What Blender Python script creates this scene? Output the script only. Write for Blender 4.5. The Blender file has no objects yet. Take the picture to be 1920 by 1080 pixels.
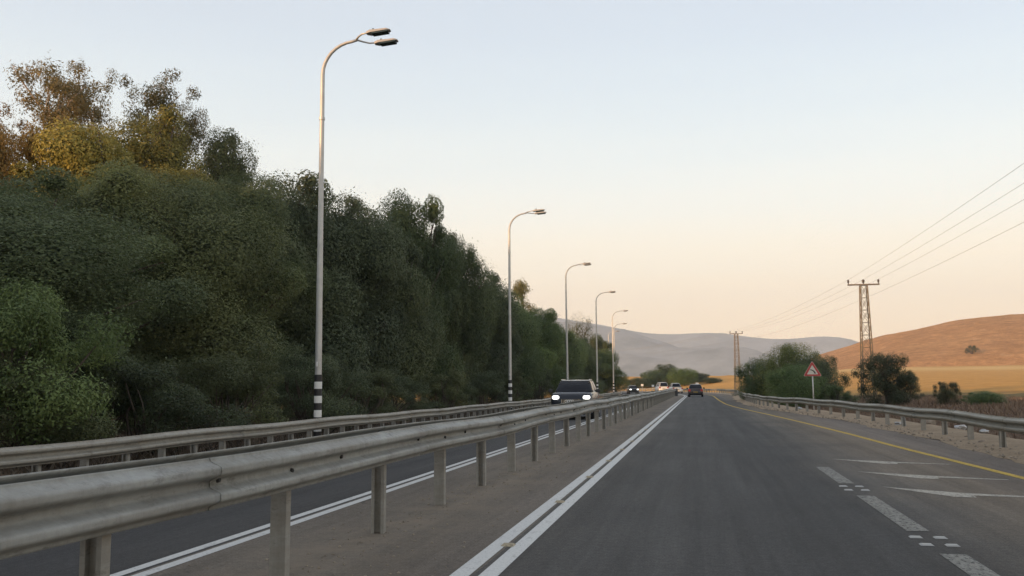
import bpy, bmesh, math, random
import numpy as np
from mathutils import Vector, Matrix

R_ = math.radians
scene = bpy.context.scene
col = scene.collection

# ------------------------------------------------------------------ camera
F_PX, VPX, VPY = 1680.0, 1310.0, 722.0
CAM_H = 1.40
roll = R_(0.35)
pitch = math.atan((VPY - 540 + 2.0) / F_PX)
yaw = math.atan((VPX - 960) / F_PX * math.cos(pitch))
cam_data = bpy.data.cameras.new('camera')
cam_data.sensor_width = 36.0
cam_data.lens = F_PX / 1920 * 36.0
cam_data.clip_start = 0.05
cam_data.clip_end = 20000
cam = bpy.data.objects.new('camera', cam_data)
col.objects.link(cam)
Rv = Vector((math.cos(yaw), math.sin(yaw), 0))
Fv = Vector((-math.sin(yaw) * math.cos(pitch), math.cos(yaw) * math.cos(pitch), math.sin(pitch)))
Uv = Rv.cross(Fv)
R2 = Rv * math.cos(roll) - Uv * math.sin(roll)
U2 = Uv * math.cos(roll) + Rv * math.sin(roll)
M = Matrix((R2, U2, -Fv)).transposed().to_4x4()
M.translation = Vector((0, 0, CAM_H))
cam.matrix_world = M
scene.camera = cam

# ------------------------------------------------------------------ world, sun, exposure
SUN_EL, SUN_AZ = R_(9.5), R_(42.0)      # light travels towards +Y turned 42 deg to +X
world = bpy.data.worlds.new('World')
scene.world = world
world.use_nodes = True
wn, wl = world.node_tree.nodes, world.node_tree.links
wn.clear()
sky = wn.new('ShaderNodeTexSky')
sky.sky_type = 'NISHITA'
sky.sun_disc = False
sky.sun_elevation = SUN_EL
sky.sun_rotation = SUN_AZ + math.pi
sky.air_density = 1.0
sky.dust_density = 2.0
sky.ozone_density = 1.5
# the evening colour bands of the sky by height above the horizon, the same all the way round
tc = wn.new('ShaderNodeTexCoord')
sp = wn.new('ShaderNodeSeparateXYZ')
ramp = wn.new('ShaderNodeValToRGB')
ramp.color_ramp.interpolation = 'B_SPLINE'
e = ramp.color_ramp.elements
stops = [(0.0, (0.938, 0.646, 0.377)), (0.06, (0.969, 0.700, 0.415)), (0.13, (0.800, 0.692, 0.508)), (0.20, (0.677, 0.685, 0.623)),
         (0.28, (0.523, 0.592, 0.608)), (0.38, (0.435, 0.504, 0.573)), (0.55, (0.392, 0.431, 0.485)), (1.0, (0.331, 0.354, 0.392))]
while len(e) < len(stops):
    e.new(0.5)
for el, (p, c) in zip(e, stops):
    el.position = p
    el.color = (*c, 1)
wl.new(tc.outputs['Generated'], sp.inputs[0])
# faint streaks of thin cloud
nz = wn.new('ShaderNodeTexNoise')
mp = wn.new('ShaderNodeMapping')
mp.inputs['Scale'].default_value = (1.2, 1.2, 14)
nz.inputs['Scale'].default_value = 1.6
nz.inputs['Detail'].default_value = 5
wl.new(tc.outputs['Generated'], mp.inputs[0])
wl.new(mp.outputs[0], nz.inputs['Vector'])
ma = wn.new('ShaderNodeMath'); ma.operation = 'MULTIPLY_ADD'
ma.inputs[1].default_value = 0.05; ma.inputs[2].default_value = -0.025
wl.new(nz.outputs['Fac'], ma.inputs[0])
ad = wn.new('ShaderNodeMath'); ad.operation = 'ADD'
wl.new(sp.outputs['Z'], ad.inputs[0]); wl.new(ma.outputs[0], ad.inputs[1])
wl.new(ad.outputs[0], ramp.inputs[0])
b1 = wn.new('ShaderNodeBackground'); b1.inputs[1].default_value = 0.05
b2 = wn.new('ShaderNodeBackground'); b2.inputs[1].default_value = 1.456
wl.new(sky.outputs[0], b1.inputs[0]); wl.new(ramp.outputs[0], b2.inputs[0])
adds = wn.new('ShaderNodeAddShader')
wl.new(b1.outputs[0], adds.inputs[0]); wl.new(b2.outputs[0], adds.inputs[1])
wo = wn.new('ShaderNodeOutputWorld')
wl.new(adds.outputs[0], wo.inputs['Surface'])

sd = bpy.data.lights.new('sun', 'SUN')
sd.energy = 5.0
sd.angle = R_(0.5)
sd.color = (1.0, 0.55, 0.24)
sun = bpy.data.objects.new('sun', sd)
col.objects.link(sun)
ld = Vector((math.sin(SUN_AZ) * math.cos(SUN_EL), math.cos(SUN_AZ) * math.cos(SUN_EL), -math.sin(SUN_EL)))
sun.rotation_euler = ld.to_track_quat('-Z', 'Y').to_euler()
sun.location = (-60, -60, 40)

scene.view_settings.view_transform = 'Standard'
scene.view_settings.look = 'None'
scene.view_settings.gamma = 1
scene.view_settings.exposure = 0.0
scene.view_settings.use_curve_mapping = False
scene.cycles.volume_bounces = 1
scene.cycles.transparent_max_bounces = 8

# ------------------------------------------------------------------ helpers
rng = np.random.default_rng(7)
random.seed(11)


def tag(o, label=None, cat=None, group=None, kind=None):
    if label: o['label'] = label
    if cat: o['category'] = cat
    if group: o['group'] = group
    if kind: o['kind'] = kind
    return o


def link(name, mesh, mat=None, parent=None):
    if mat is not None and not mesh.materials:
        mesh.materials.append(mat)
    o = bpy.data.objects.new(name, mesh)
    col.objects.link(o)
    if parent is not None:
        o.parent = parent
    return o


def empty(name, loc=(0, 0, 0), rz=0.0, scale=(1, 1, 1)):
    o = bpy.data.objects.new(name, None)
    o.empty_display_size = 0.2
    o.location = loc
    o.rotation_euler = (0, 0, rz)
    o.scale = scale
    col.objects.link(o)
    return o


def smoothstep(a, b, x):
    t = np.clip((np.asarray(x, float) - a) / (b - a), 0, 1)
    return t * t * (3 - 2 * t)


class MB:
    """collects verts and faces, builds ONE mesh object"""
    def __init__(s):
        s.v, s.f, s.uv = [], [], []

    def add(s, vs, fs):
        n = len(s.v)
        s.v += [tuple(map(float, p)) for p in vs]
        s.f += [tuple(i + n for i in f) for f in fs]
        return s

    def box(s, x0, x1, y0, y1, z0, z1):
        return s.add([(x0, y0, z0), (x1, y0, z0), (x1, y1, z0), (x0, y1, z0), (x0, y0, z1), (x1, y0, z1), (x1, y1, z1), (x0, y1, z1)],
                     [(0, 3, 2, 1), (4, 5, 6, 7), (0, 1, 5, 4), (1, 2, 6, 5), (2, 3, 7, 6), (3, 0, 4, 7)])

    def hexa(s, b, t):
        return s.add(list(b) + list(t), [(0, 3, 2, 1), (4, 5, 6, 7), (0, 1, 5, 4), (1, 2, 6, 5), (2, 3, 7, 6), (3, 0, 4, 7)])

    def tube(s, pts, rad, n=8, caps=True):
        pts = [Vector(p) for p in pts]
        if not isinstance(rad, (list, tuple)):
            rad = [rad] * len(pts)
        base = len(s.v)
        ref = None
        for i, p in enumerate(pts):
            d = (pts[min(i + 1, len(pts) - 1)] - pts[max(i - 1, 0)]).normalized()
            if ref is None:
                ref = Vector((1, 0, 0)) if abs(d.x) < 0.9 else Vector((0, 1, 0))
            a = (ref - d * ref.dot(d))
            if a.length < 1e-4:
                a = d.orthogonal()
            a.normalize()
            b = d.cross(a)
            ref = a
            for k in range(n):
                t = 2 * math.pi * k / n
                q = p + (a * math.cos(t) + b * math.sin(t)) * rad[i]
                s.v.append(tuple(q))
        for i in range(len(pts) - 1):
            for k in range(n):
                k2 = (k + 1) % n
                s.f.append((base + i * n + k, base + i * n + k2, base + (i + 1) * n + k2, base + (i + 1) * n + k))
        if caps:
            s.f.append(tuple(base + k for k in reversed(range(n))))
            s.f.append(tuple(base + (len(pts) - 1) * n + k for k in range(n)))
        return s

    def loft(s, rings, caps=True, close=True):
        base = len(s.v)
        n = len(rings[0])
        for r in rings:
            s.v += [tuple(map(float, p)) for p in r]
        for i in range(len(rings) - 1):
            for k in range(n if close else n - 1):
                k2 = (k + 1) % n
                s.f.append((base + i * n + k, base + i * n + k2, base + (i + 1) * n + k2, base + (i + 1) * n + k))
        if caps:
            s.f.append(tuple(base + k for k in reversed(range(n))))
            s.f.append(tuple(base + (len(rings) - 1) * n + k for k in range(n)))
        return s

    def mesh(s, name, smooth=False):
        m = bpy.data.meshes.new(name)
        m.from_pydata(s.v, [], s.f)
        m.update()
        if smooth:
            m.polygons.foreach_set('use_smooth', [True] * len(m.polygons))
        return m

    def build(s, name, mat, parent=None, smooth=False, bevel=0.0, auto=False):
        m = s.mesh(name, smooth)
        if bevel or auto:
            bm = bmesh.new(); bm.from_mesh(m)
            bmesh.ops.recalc_face_normals(bm, faces=bm.faces)
            if bevel:
                ed = [x for x in bm.edges if len(x.link_faces) == 2 and x.calc_face_angle(0) > 0.4]
                bmesh.ops.bevel(bm, geom=ed, offset=bevel, segments=2, affect='EDGES', clamp_overlap=True)
            bm.to_mesh(m); bm.free()
        return link(name, m, mat, parent)


# ------------------------------------------------------------------ materials
def mat(name, base=(0.5, 0.5, 0.5), rough=0.6, metal=0.0, emit=None, estr=0.0, noise=0.0, nscale=8.0, spec=0.5, coat=0.0, bump=0.0, bscale=60.0):
    m = bpy.data.materials.new(name)
    m.use_nodes = True
    nt = m.node_tree
    b = nt.nodes['Principled BSDF']
    b.inputs['Base Color'].default_value = (*base, 1)
    b.inputs['Roughness'].default_value = rough
    b.inputs['Metallic'].default_value = metal
    b.inputs['Specular IOR Level'].default_value = spec
    b.inputs['Coat Weight'].default_value = coat
    b.inputs['Coat Roughness'].default_value = 0.05
    if emit:
        b.inputs['Emission Color'].default_value = (*emit, 1)
        b.inputs['Emission Strength'].default_value = estr
    tcn = nt.nodes.new('ShaderNodeTexCoord')
    if noise > 0:
        n = nt.nodes.new('ShaderNodeTexNoise')
        n.inputs['Scale'].default_value = nscale
        n.inputs['Detail'].default_value = 6
        n.inputs['Roughness'].default_value = 0.65
        r = nt.nodes.new('ShaderNodeMapRange')
        r.inputs['From Min'].default_value = 0.3; r.inputs['From Max'].default_value = 0.7
        r.inputs['To Min'].default_value = 1 - noise; r.inputs['To Max'].default_value = 1 + noise
        mx = nt.nodes.new('ShaderNodeMix'); mx.data_type = 'RGBA'; mx.blend_type = 'MULTIPLY'
        mx.inputs['Factor'].default_value = 1
        mx.inputs['A'].default_value = (*base, 1)
        nt.links.new(tcn.outputs['Object'], n.inputs['Vector'])
        nt.links.new(n.outputs['Fac'], r.inputs['Value'])
        nt.links.new(r.outputs[0], mx.inputs['B'])
        nt.links.new(mx.outputs['Result'], b.inputs['Base Color'])
    if bump > 0:
        n2 = nt.nodes.new('ShaderNodeTexNoise')
        n2.inputs['Scale'].default_value = bscale
        n2.inputs['Detail'].default_value = 4
        bp = nt.nodes.new('ShaderNodeBump')
        bp.inputs['Strength'].default_value = bump
        bp.inputs['Distance'].default_value = 0.02
        nt.links.new(tcn.outputs['Object'], n2.inputs['Vector'])
        nt.links.new(n2.outputs['Fac'], bp.inputs['Height'])
        nt.links.new(bp.outputs[0], b.inputs['Normal'])
    return m


class NT:
    """tiny node-graph writer for the bigger materials"""
    def __init__(s, name, rough=0.9, spec=0.3):
        s.m = bpy.data.materials.new(name); s.m.use_nodes = True
        s.t = s.m.node_tree
        s.b = s.t.nodes['Principled BSDF']
        s.b.inputs['Roughness'].default_value = rough
        s.b.inputs['Specular IOR Level'].default_value = spec

    def n(s, t, **kw):
        x = s.t.nodes.new(t)
        for k, v in kw.items():
            setattr(x, k, v)
        return x

    def l(s, a, b):
        s.t.links.new(a, b)

    def uv(s, scale=(1, 1, 1)):
        u = s.n('ShaderNodeUVMap')
        mp = s.n('ShaderNodeMapping')
        mp.inputs['Scale'].default_value = scale
        s.l(u.outputs[0], mp.inputs[0])
        return mp.outputs[0]

    def obj(s, scale=(1, 1, 1)):
        u = s.n('ShaderNodeTexCoord')
        mp = s.n('ShaderNodeMapping')
        mp.inputs['Scale'].default_value = scale
        s.l(u.outputs['Object'], mp.inputs[0])
        return mp.outputs[0]

    def noise(s, vec, scale, detail=5, rough=0.6, lo=0.3, hi=0.7, to=(0, 1)):
        n = s.n('ShaderNodeTexNoise')
        n.inputs['Scale'].default_value = scale
        n.inputs['Detail'].default_value = detail
        n.inputs['Roughness'].default_value = rough
        s.l(vec, n.inputs['Vector'])
        r = s.n('ShaderNodeMapRange')
        r.inputs['From Min'].default_value = lo; r.inputs['From Max'].default_value = hi
        r.inputs['To Min'].default_value = to[0]; r.inputs['To Max'].default_value = to[1]
        s.l(n.outputs['Fac'], r.inputs['Value'])
        return r.outputs[0]

    def math(s, op, a, b=None, c=None):
        n = s.n('ShaderNodeMath', operation=op)
        for i, x in enumerate((a, b, c)):
            if x is None: continue
            if isinstance(x, (int, float)): n.inputs[i].default_value = x
            else: s.l(x, n.inputs[i])
        return n.outputs[0]

    def mix(s, fac, a, b, mode='MIX'):
        n = s.n('ShaderNodeMix', data_type='RGBA', blend_type=mode)
        for k, x in (('Factor', fac), ('A', a), ('B', b)):
            if isinstance(x, (int, float)): n.inputs[k].default_value = x
            elif isinstance(x, tuple): n.inputs[k].default_value = (*x, 1)
            else: s.l(x, n.inputs[k])
        return n.outputs['Result']

    def ramp(s, fac, stops):
        n = s.n('ShaderNodeValToRGB')
        e = n.color_ramp.elements
        while len(e) < len(stops): e.new(0.5)
        for el, (p, c) in zip(e, stops):
            el.position = p; el.color = (*c, 1) if isinstance(c, tuple) else (c, c, c, 1)
        s.l(fac, n.inputs[0])
        return n.outputs[0]

    def sep(s, vec, i):
        n = s.n('ShaderNodeSeparateXYZ'); s.l(vec, n.inputs[0]); return n.outputs[i]

    def bump(s, h, strength=0.3, dist=0.02):
        b = s.n('ShaderNodeBump')
        b.inputs['Strength'].default_value = strength; b.inputs['Distance'].default_value = dist
        s.l(h, b.inputs['Height']); s.l(b.outputs[0], s.b.inputs['Normal'])

    def out(s, c):
        s.l(c, s.b.inputs['Base Color']); return s.m


def asphalt(name, stops, d0, d1, streak=0.33, dust=(0.20, 0.165, 0.125), dust_line=None, dust_amt=0.0):
    """stops: colour across the road (u = metres right of the lane line), v = metres along"""
    a = NT(name, rough=0.85, spec=0.35)
    uv = a.uv()
    d = a.sep(uv, 0)
    dn = a.math('ADD', d, a.noise(uv, 0.35, 3, to=(-0.35, 0.35)))
    t = a.math('DIVIDE', a.math('SUBTRACT', dn, d0), d1 - d0)
    c = a.ramp(t, [((p - d0) / (d1 - d0), k) for p, k in stops])
    st = a.noise(a.uv((2.2, 0.05, 1)), 1.0, 6, 0.7, to=(1 - streak, 1 + streak))
    c = a.mix(1.0, c, st, 'MULTIPLY')
    pt = a.noise(a.uv((0.5, 0.22, 1)), 1.0, 5, 0.65, to=(0.80, 1.18))
    c = a.mix(1.0, c, pt, 'MULTIPLY')
    gr = a.noise(uv, 55.0, 3, 0.8, 0.25, 0.75, to=(0.42, 1.65))
    c = a.mix(1.0, c, gr, 'MULTIPLY')
    g2 = a.noise(uv, 14.0, 4, 0.8, 0.25, 0.75, to=(0.66, 1.36))
    c = a.mix(1.0, c, g2, 'MULTIPLY')
    cr = a.n('ShaderNodeTexVoronoi', feature='DISTANCE_TO_EDGE')
    cr.inputs['Scale'].default_value = 0.55
    wv = a.n('ShaderNodeTexNoise'); wv.inputs['Scale'].default_value = 1.3; wv.inputs['Detail'].default_value = 5
    a.l(uv, wv.inputs['Vector'])
    mxv = a.n('ShaderNodeMix', data_type='VECTOR'); mxv.inputs['Factor'].default_value = 0.35
    a.l(a.uv((1, 0.45, 1)), mxv.inputs['A']); a.l(wv.outputs['Color'], mxv.inputs['B'])
    a.l(mxv.outputs['Result'], cr.inputs['Vector'])
    ck = a.math('LESS_THAN', cr.outputs['Distance'], 0.006)
    ck = a.math('MULTIPLY', ck, a.noise(uv, 0.23, 3, 0.5, 0.5, 0.62, to=(0, 0.45)))
    c = a.mix(ck, c, (0.02, 0.02, 0.02))
    if dust_line is not None:
        w = a.math('SUBTRACT', 1.0, a.math('DIVIDE', a.math('ABSOLUTE', a.math('SUBTRACT', dn, dust_line)), dust_amt))
        w = a.math('MULTIPLY', a.math('MAXIMUM', w, 0.0), a.noise(uv, 1.7, 6, 0.7, 0.35, 0.65, to=(0.1, 1.0)))
        c = a.mix(w, c, dust)
    a.bump(a.noise(uv, 70, 3, 0.8), 0.5, 0.008)
    return a.out(c)


ASPH_D = (0.054, 0.053, 0.052)
ASPH = (0.064, 0.062, 0.059)
BROWN = (0.145, 0.117, 0.087)
m_road = asphalt('road_asphalt', [(-1.9, (0.088, 0.081, 0.073)), (-1.2, (0.070, 0.067, 0.063)), (-0.7, ASPH), (0.0, (0.064, 0.062, 0.060)), (0.9, ASPH_D), (1.6, (0.050, 0.049, 0.048)), (2.4, (0.092, 0.083, 0.072)),
                                   (3.6, BROWN), (4.8, (0.140, 0.117, 0.098)), (7.8, (0.165, 0.137, 0.113))], -2, 9)
m_oncoming = asphalt('oncoming_asphalt', [(-11.5, (0.075, 0.07, 0.064)), (-8.5, (0.052, 0.050, 0.049)), (-6, (0.046, 0.045, 0.046)), (-4.2, (0.054, 0.052, 0.050))], -12, -3)
m_median = asphalt('median_asphalt', [(-4.4, (0.138, 0.116, 0.094)), (-3.0, (0.150, 0.130, 0.106)), (-1.7, (0.140, 0.118, 0.097))], -4.6, -1.4, dust_line=-2.95, dust_amt=0.9, dust=(0.24, 0.195, 0.145))


def paint(name, colr, wear=0.35, under=ASPH):
    """road paint, chipped and rubbed through to the asphalt in places"""
    a = NT(name, rough=0.75, spec=0.25)
    uv = a.uv()
    w = a.noise(a.uv((1, 0.35, 1)), 9.0, 6, 0.75, 0.62 - wear * 0.5, 0.72, to=(0, 1))
    c = a.mix(w, colr, tuple(x * 0.42 + y * 0.5 for x, y in zip(colr, under)))
    a.out(a.mix(1.0, c, a.noise(uv, 40, 3, 0.7, to=(0.82, 1.1)), 'MULTIPLY'))
    hole = a.noise(a.uv((1, 0.5, 1)), 23.0, 6, 0.8, 0.60 - 0.28 * wear, 0.78 - 0.28 * wear, to=(0, 0.9))
    tr = a.n('ShaderNodeBsdfTransparent')
    mx = a.n('ShaderNodeMixShader')
    a.l(hole, mx.inputs[0]); a.l(a.b.outputs[0], mx.inputs[1]); a.l(tr.outputs[0], mx.inputs[2])
    a.l(mx.outputs[0], a.t.nodes['Material Output'].inputs['Surface'])
    return a.m


m_white_line = paint('white_line_paint', (0.62, 0.62, 0.60), 0.1)
m_white_worn = paint('worn_white_paint', (0.25, 0.245, 0.22), 0.38)
m_white_hatch = paint('hatch_white_paint', (0.44, 0.41, 0.35), 0.34)
m_yellow = paint('yellow_line_paint', (0.50, 0.34, 0.05), 0.25)


def steel(name, base, dirt, amt):
    a = NT(name, rough=0.55, spec=0.5)
    a.b.inputs['Metallic'].default_value = 0.15
    v = a.obj((0.5, 0.5, 4))
    c = a.mix(a.noise(v, 1.3, 7, 0.7, 0.35, 0.75, to=(0, amt)), base, dirt)
    c = a.mix(1.0, c, a.noise(a.obj((1, 1, 1)), 16, 4, 0.7, to=(0.88, 1.1)), 'MULTIPLY')
    sm = a.noise(a.obj((0.9, 0.9, 2.5)), 3.1, 5, 0.8, 0.55, 0.70, to=(0, 0.6))
    c = a.mix(sm, c, tuple(x * 0.35 for x in dirt))
    dr = a.noise(a.obj((7, 7, 0.6)), 1.0, 5, 0.7, 0.5, 0.75, to=(0, 0.4))
    c = a.mix(dr, c, tuple(x * 0.6 for x in dirt))
    a.l(a.noise(v, 2.0, 4, to=(0.5, 0.75)), a.b.inputs['Roughness'])
    return a.out(c)


m_rail = steel('galvanised_rail', (0.34, 0.35, 0.335), (0.19, 0.175, 0.145), 0.85)
m_rail_tan = steel('dusty_rail', (0.34, 0.325, 0.285), (0.24, 0.21, 0.165), 0.8)
m_rail_right = steel('grey_green_rail', (0.33, 0.32, 0.275), (0.22, 0.195, 0.15), 0.8)
m_post = steel('galvanised_post', (0.34, 0.335, 0.31), (0.22, 0.19, 0.15), 0.9)
m_bolt = mat('bolt_steel', (0.05, 0.05, 0.05), 0.6, 0.6)
m_pole = mat('pole_steel', (0.50, 0.50, 0.49), 0.45, 0.35, noise=0.12, nscale=3)
m_black = mat('black_band', (0.018, 0.018, 0.02), 0.5)
m_white = mat('white_band', (0.74, 0.74, 0.72), 0.5, noise=0.08, nscale=6)
m_lamphead = mat('lamp_casing', (0.42, 0.40, 0.37), 0.5, 0.2)
m_lampdark = mat('lamp_underside', (0.03, 0.05, 0.055), 0.2, 0.0)


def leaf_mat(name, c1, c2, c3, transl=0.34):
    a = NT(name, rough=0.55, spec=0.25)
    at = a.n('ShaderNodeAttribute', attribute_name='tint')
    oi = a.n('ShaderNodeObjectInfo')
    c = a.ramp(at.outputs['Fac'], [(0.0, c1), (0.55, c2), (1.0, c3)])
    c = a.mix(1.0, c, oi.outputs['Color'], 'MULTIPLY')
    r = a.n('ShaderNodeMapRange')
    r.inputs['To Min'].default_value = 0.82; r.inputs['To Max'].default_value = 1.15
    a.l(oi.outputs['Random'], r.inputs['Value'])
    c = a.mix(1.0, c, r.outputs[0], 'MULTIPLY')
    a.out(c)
    tr = a.n('ShaderNodeBsdfTranslucent')
    a.l(c, tr.inputs['Color'])
    mx = a.n('ShaderNodeMixShader'); mx.inputs[0].default_value = transl
    o = a.t.nodes['Material Output']
    a.l(a.b.outputs[0], mx.inputs[1]); a.l(tr.outputs[0], mx.inputs[2]); a.l(mx.outputs[0], o.inputs['Surface'])
    return a.m


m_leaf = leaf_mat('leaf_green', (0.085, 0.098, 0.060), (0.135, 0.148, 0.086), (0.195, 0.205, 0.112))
m_leaf_euc = leaf_mat('leaf_eucalyptus', (0.12, 0.11, 0.055), (0.19, 0.155, 0.07), (0.28, 0.21, 0.09))
m_bark = mat('bark', (0.085, 0.068, 0.052), 0.9, noise=0.35, nscale=5)
m_bark_pale = mat('pale_bark', (0.34, 0.27, 0.21), 0.85, noise=0.3, nscale=3)

# ------------------------------------------------------------------ road geometry
RAD, Y0C = 250.0, 112.0        # straight to Y0C metres, then a bend to the left


def path(s, d):
    """point d metres right of the road axis at s metres along"""
    if s <= Y0C:
        return d, s
    th = (s - Y0C) / RAD
    return -RAD + (RAD + d) * math.cos(th), Y0C + (RAD + d) * math.sin(th)


def heading(s):
    return 0.0 if s <= Y0C else (s - Y0C) / RAD


def road_z(d):
    return 0.0 if d > -4.25 else 0.022 * (d + 4.25)


def interp(tab, s):
    return float(np.interp(s, [p[0] for p in tab], [p[1] for p in tab]))


YELLOW = [(-40, 5.4), (5, 5.1), (14.7, 4.66), (21.4, 4.29), (27, 4.10), (34.5, 3.72), (44.3, 3.12), (53.3, 2.5), (60, 2.12), (68, 1.84), (86, 1.72), (400, 1.72)]
RBAR = [(-40, 6.4), (28, 6.3), (35.5, 6.15), (43.4, 5.5), (49, 4.85), (54.7, 4.25), (64, 3.85), (75, 3.8), (95, 4.1), (120, 5.0), (150, 6.5), (190, 7.2), (400, 7.2)]
SEDGE = [(p, v + 0.15) for p, v in RBAR]


def strip(name, d0, d1, s0, s1, z, m, parent=None, ds=2.0, nd=1, zfun=None):
    """a sheet along the road between offsets d0(s) and d1(s), UV = (offset, distance) in metres"""
    f0 = d0 if callable(d0) else (lambda s: d0)
    f1 = d1 if callable(d1) else (lambda s: d1)
    ns = max(1, int(round((s1 - s0) / ds)))
    v, f, uv = [], [], []
    for i in range(ns + 1):
        s = s0 + (s1 - s0) * i / ns
        for k in range(nd + 1):
            d = f0(s) + (f1(s) - f0(s)) * k / nd
            x, y = path(s, d)
            v.append((x, y, road_z(d) + z + (zfun(s, d) if zfun else 0)))
            uv.append((d, s))
    for i in range(ns):
        for k in range(nd):
            a = i * (nd + 1) + k
            f.append((a, a + 1, a + nd + 2, a + nd + 1))
    me = bpy.data.meshes.new(name)
    me.from_pydata(v, [], f)
    ul = me.uv_layers.new(name='UVMap')
    for lp in me.loops:
        ul.data[lp.index].uv = uv[lp.vertex_index]
    return link(name, me, m, parent)


S_END = 420
road = tag(strip('road', -1.69, lambda s: interp(SEDGE, s), -30, S_END, 0, m_road, nd=6), kind='structure')
median = tag(strip('median_strip', -4.25, -1.69, -30, S_END, 0.0, m_median, nd=8, zfun=lambda s, d: 0.0), kind='structure')
oncoming = tag(strip('oncoming_road', -11.2, -4.25, -30, S_END, 0, m_oncoming, nd=4), kind='structure')

# painted lines (part of the roads)
for c in (-1.785, -1.572):
    strip('white_line', c - 0.072, c + 0.072, -8, 300, 0.004, m_white_line, road if c > -1.69 else median, ds=2)
for c in (-4.345, -4.155):
    strip('white_line', c - 0.056, c + 0.056, -8, 300, 0.004, m_white_line, oncoming if c < -4.25 else median, ds=2)
strip('yellow_line', lambda s: interp(YELLOW, s) - 0.075, lambda s: interp(YELLOW, s) + 0.075, -8, 330, 0.004, m_yellow, road, ds=1.5)
strip('white_line', -9.15, -9.02, -8, 300, 0.004, m_white_worn, oncoming, ds=2)
for s0, s1 in ((13.6, 16.2), (9.35, 12.15), (5.2, 8.15)):
    strip('lane_dash', 1.90, 2.11, s0, s1, 0.004, m_white_worn, road, ds=0.5)


def flat_poly(name, pts, z, m, parent):
    me = bpy.data.meshes.new(name)
    me.from_pydata([(x, y, z) for x, y in pts], [], [tuple(range(len(pts)))])
    ul = me.uv_layers.new(name='UVMap')
    for lp in me.loops:
        ul.data[lp.index].uv = pts[lp.vertex_index]
    if me.polygons[0].normal.z < 0:
        me.flip_normals()
    return link(name, me, m, parent)


for (a, b, c) in (((2.4, 17.95), (3.37, 16.98), (4.25, 17.0)), ((2.44, 15.46), (3.42, 14.42), (4.36, 14.4)), ((2.4, 13.25), (3.3, 12.15), (4.3, 12.2))):
    flat_poly('hatch_stripe', [(a[0], a[1]), (b[0] - 0.25, b[1] + 0.05), (b[0], b[1]), (b[0] + 0.03, b[1] + 0.22), (c[0], c[1]), (c[0], c[1] + 0.07),
                               (b[0] - 0.1, b[1] + 0.52)], 0.004, m_white_hatch, road)
m_stud = mat('stud_white', (0.34, 0.34, 0.325), 0.5)
for (y, sep_) in ((8.97, 0.21), (8.57, 0.21), (13.2, 0.21), (12.75, 0.21)):
    for x in (1.90, 2.11):
        MB().hexa([(x - .055, y - .05, .003), (x + .055, y - .05, .003), (x + .055, y + .05, .003), (x - .055, y + .05, .003)],
                  [(x - .04, y - .03, .014), (x + .04, y - .03, .014), (x + .04, y + .03, .014), (x - .04, y + .03, .014)]).build('marker_tile', m_stud, road)
m_rpm = mat('dusty_stud', (0.34, 0.29, 0.20), 0.7, noise=0.4, nscale=40)
for k in range(12):
    y = 4.93 + 3.0 * k
    x = -1.69
    mb = MB().hexa([(x - .06, y - .06, .003), (x + .06, y - .06, .003), (x + .06, y + .06, .003), (x - .06, y + .06, .003)],
                   [(x - .04, y - .025, .022), (x + .04, y - .025, .022), (x + .04, y + .025, .022), (x - .04, y + .025, .022)])
    mb.build('road_stud', m_rpm, median)

# ------------------------------------------------------------------ terrain
def field_height(X, Y):
    """ground level; X, Y arrays"""
    rho = np.sqrt((X + RAD) ** 2 + (Y - Y0C) ** 2)
    d = np.where(Y <= Y0C, X, rho - RAD)
    dist = np.sqrt(X ** 2 + Y ** 2)
    z = -0.30 + 0.0 * X
    right = smoothstep(8.6, 11.5, d) * 0.55
    left = smoothstep(-12.0, -15.5, d) * 0.45 - 0.25 * smoothstep(-10.8, -11.6, d)
    grow = (0.004 * dist + 3.4e-5 * np.minimum(dist, 900) ** 2) * np.where(d > 0, smoothstep(12, 60, d), smoothstep(-20, -90, d) * 0.7)
    grow = np.minimum(grow, 3.2 + 5.3 * smoothstep(0.08, 0.2, X / (dist + 1)) + 0.003 * dist)
    z = z + right + left + grow
    z = z + 0.10 * np.sin(X * 0.9 + 1.3 * np.sin(Y * 0.31)) * np.sin(Y * 0.53 + X * 0.2) * np.where(d > 0, smoothstep(9, 13, d), smoothstep(-13, -16, d))
    return z


def graded(lo, d0, d1, hi, step, g=1.16):
    a = list(np.arange(d0, d1 + 1e-6, step))
    s, x = step, d1
    while x < hi:
        s *= g; x = min(hi, x + s); a.append(x)
    s, x = step, d0
    while x > lo:
        s *= g; x = max(lo, x - s); a.insert(0, x)
    return np.array(a)


def grid_mesh(name, xs, ys, Z):
    nx, ny = len(xs), len(ys)
    X, Y = np.meshgrid(xs, ys)
    v = np.stack([X.ravel(), Y.ravel(), Z.ravel()], 1)
    i = (np.arange(ny - 1)[:, None] * nx + np.arange(nx - 1)[None, :]).ravel()
    f = np.stack([i, i + 1, i + nx + 1, i + nx], 1)
    me = bpy.data.meshes.new(name)
    me.from_pydata(v.tolist(), [], f.tolist())
    me.polygons.foreach_set('use_smooth', [True] * len(f))
    return me


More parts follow.
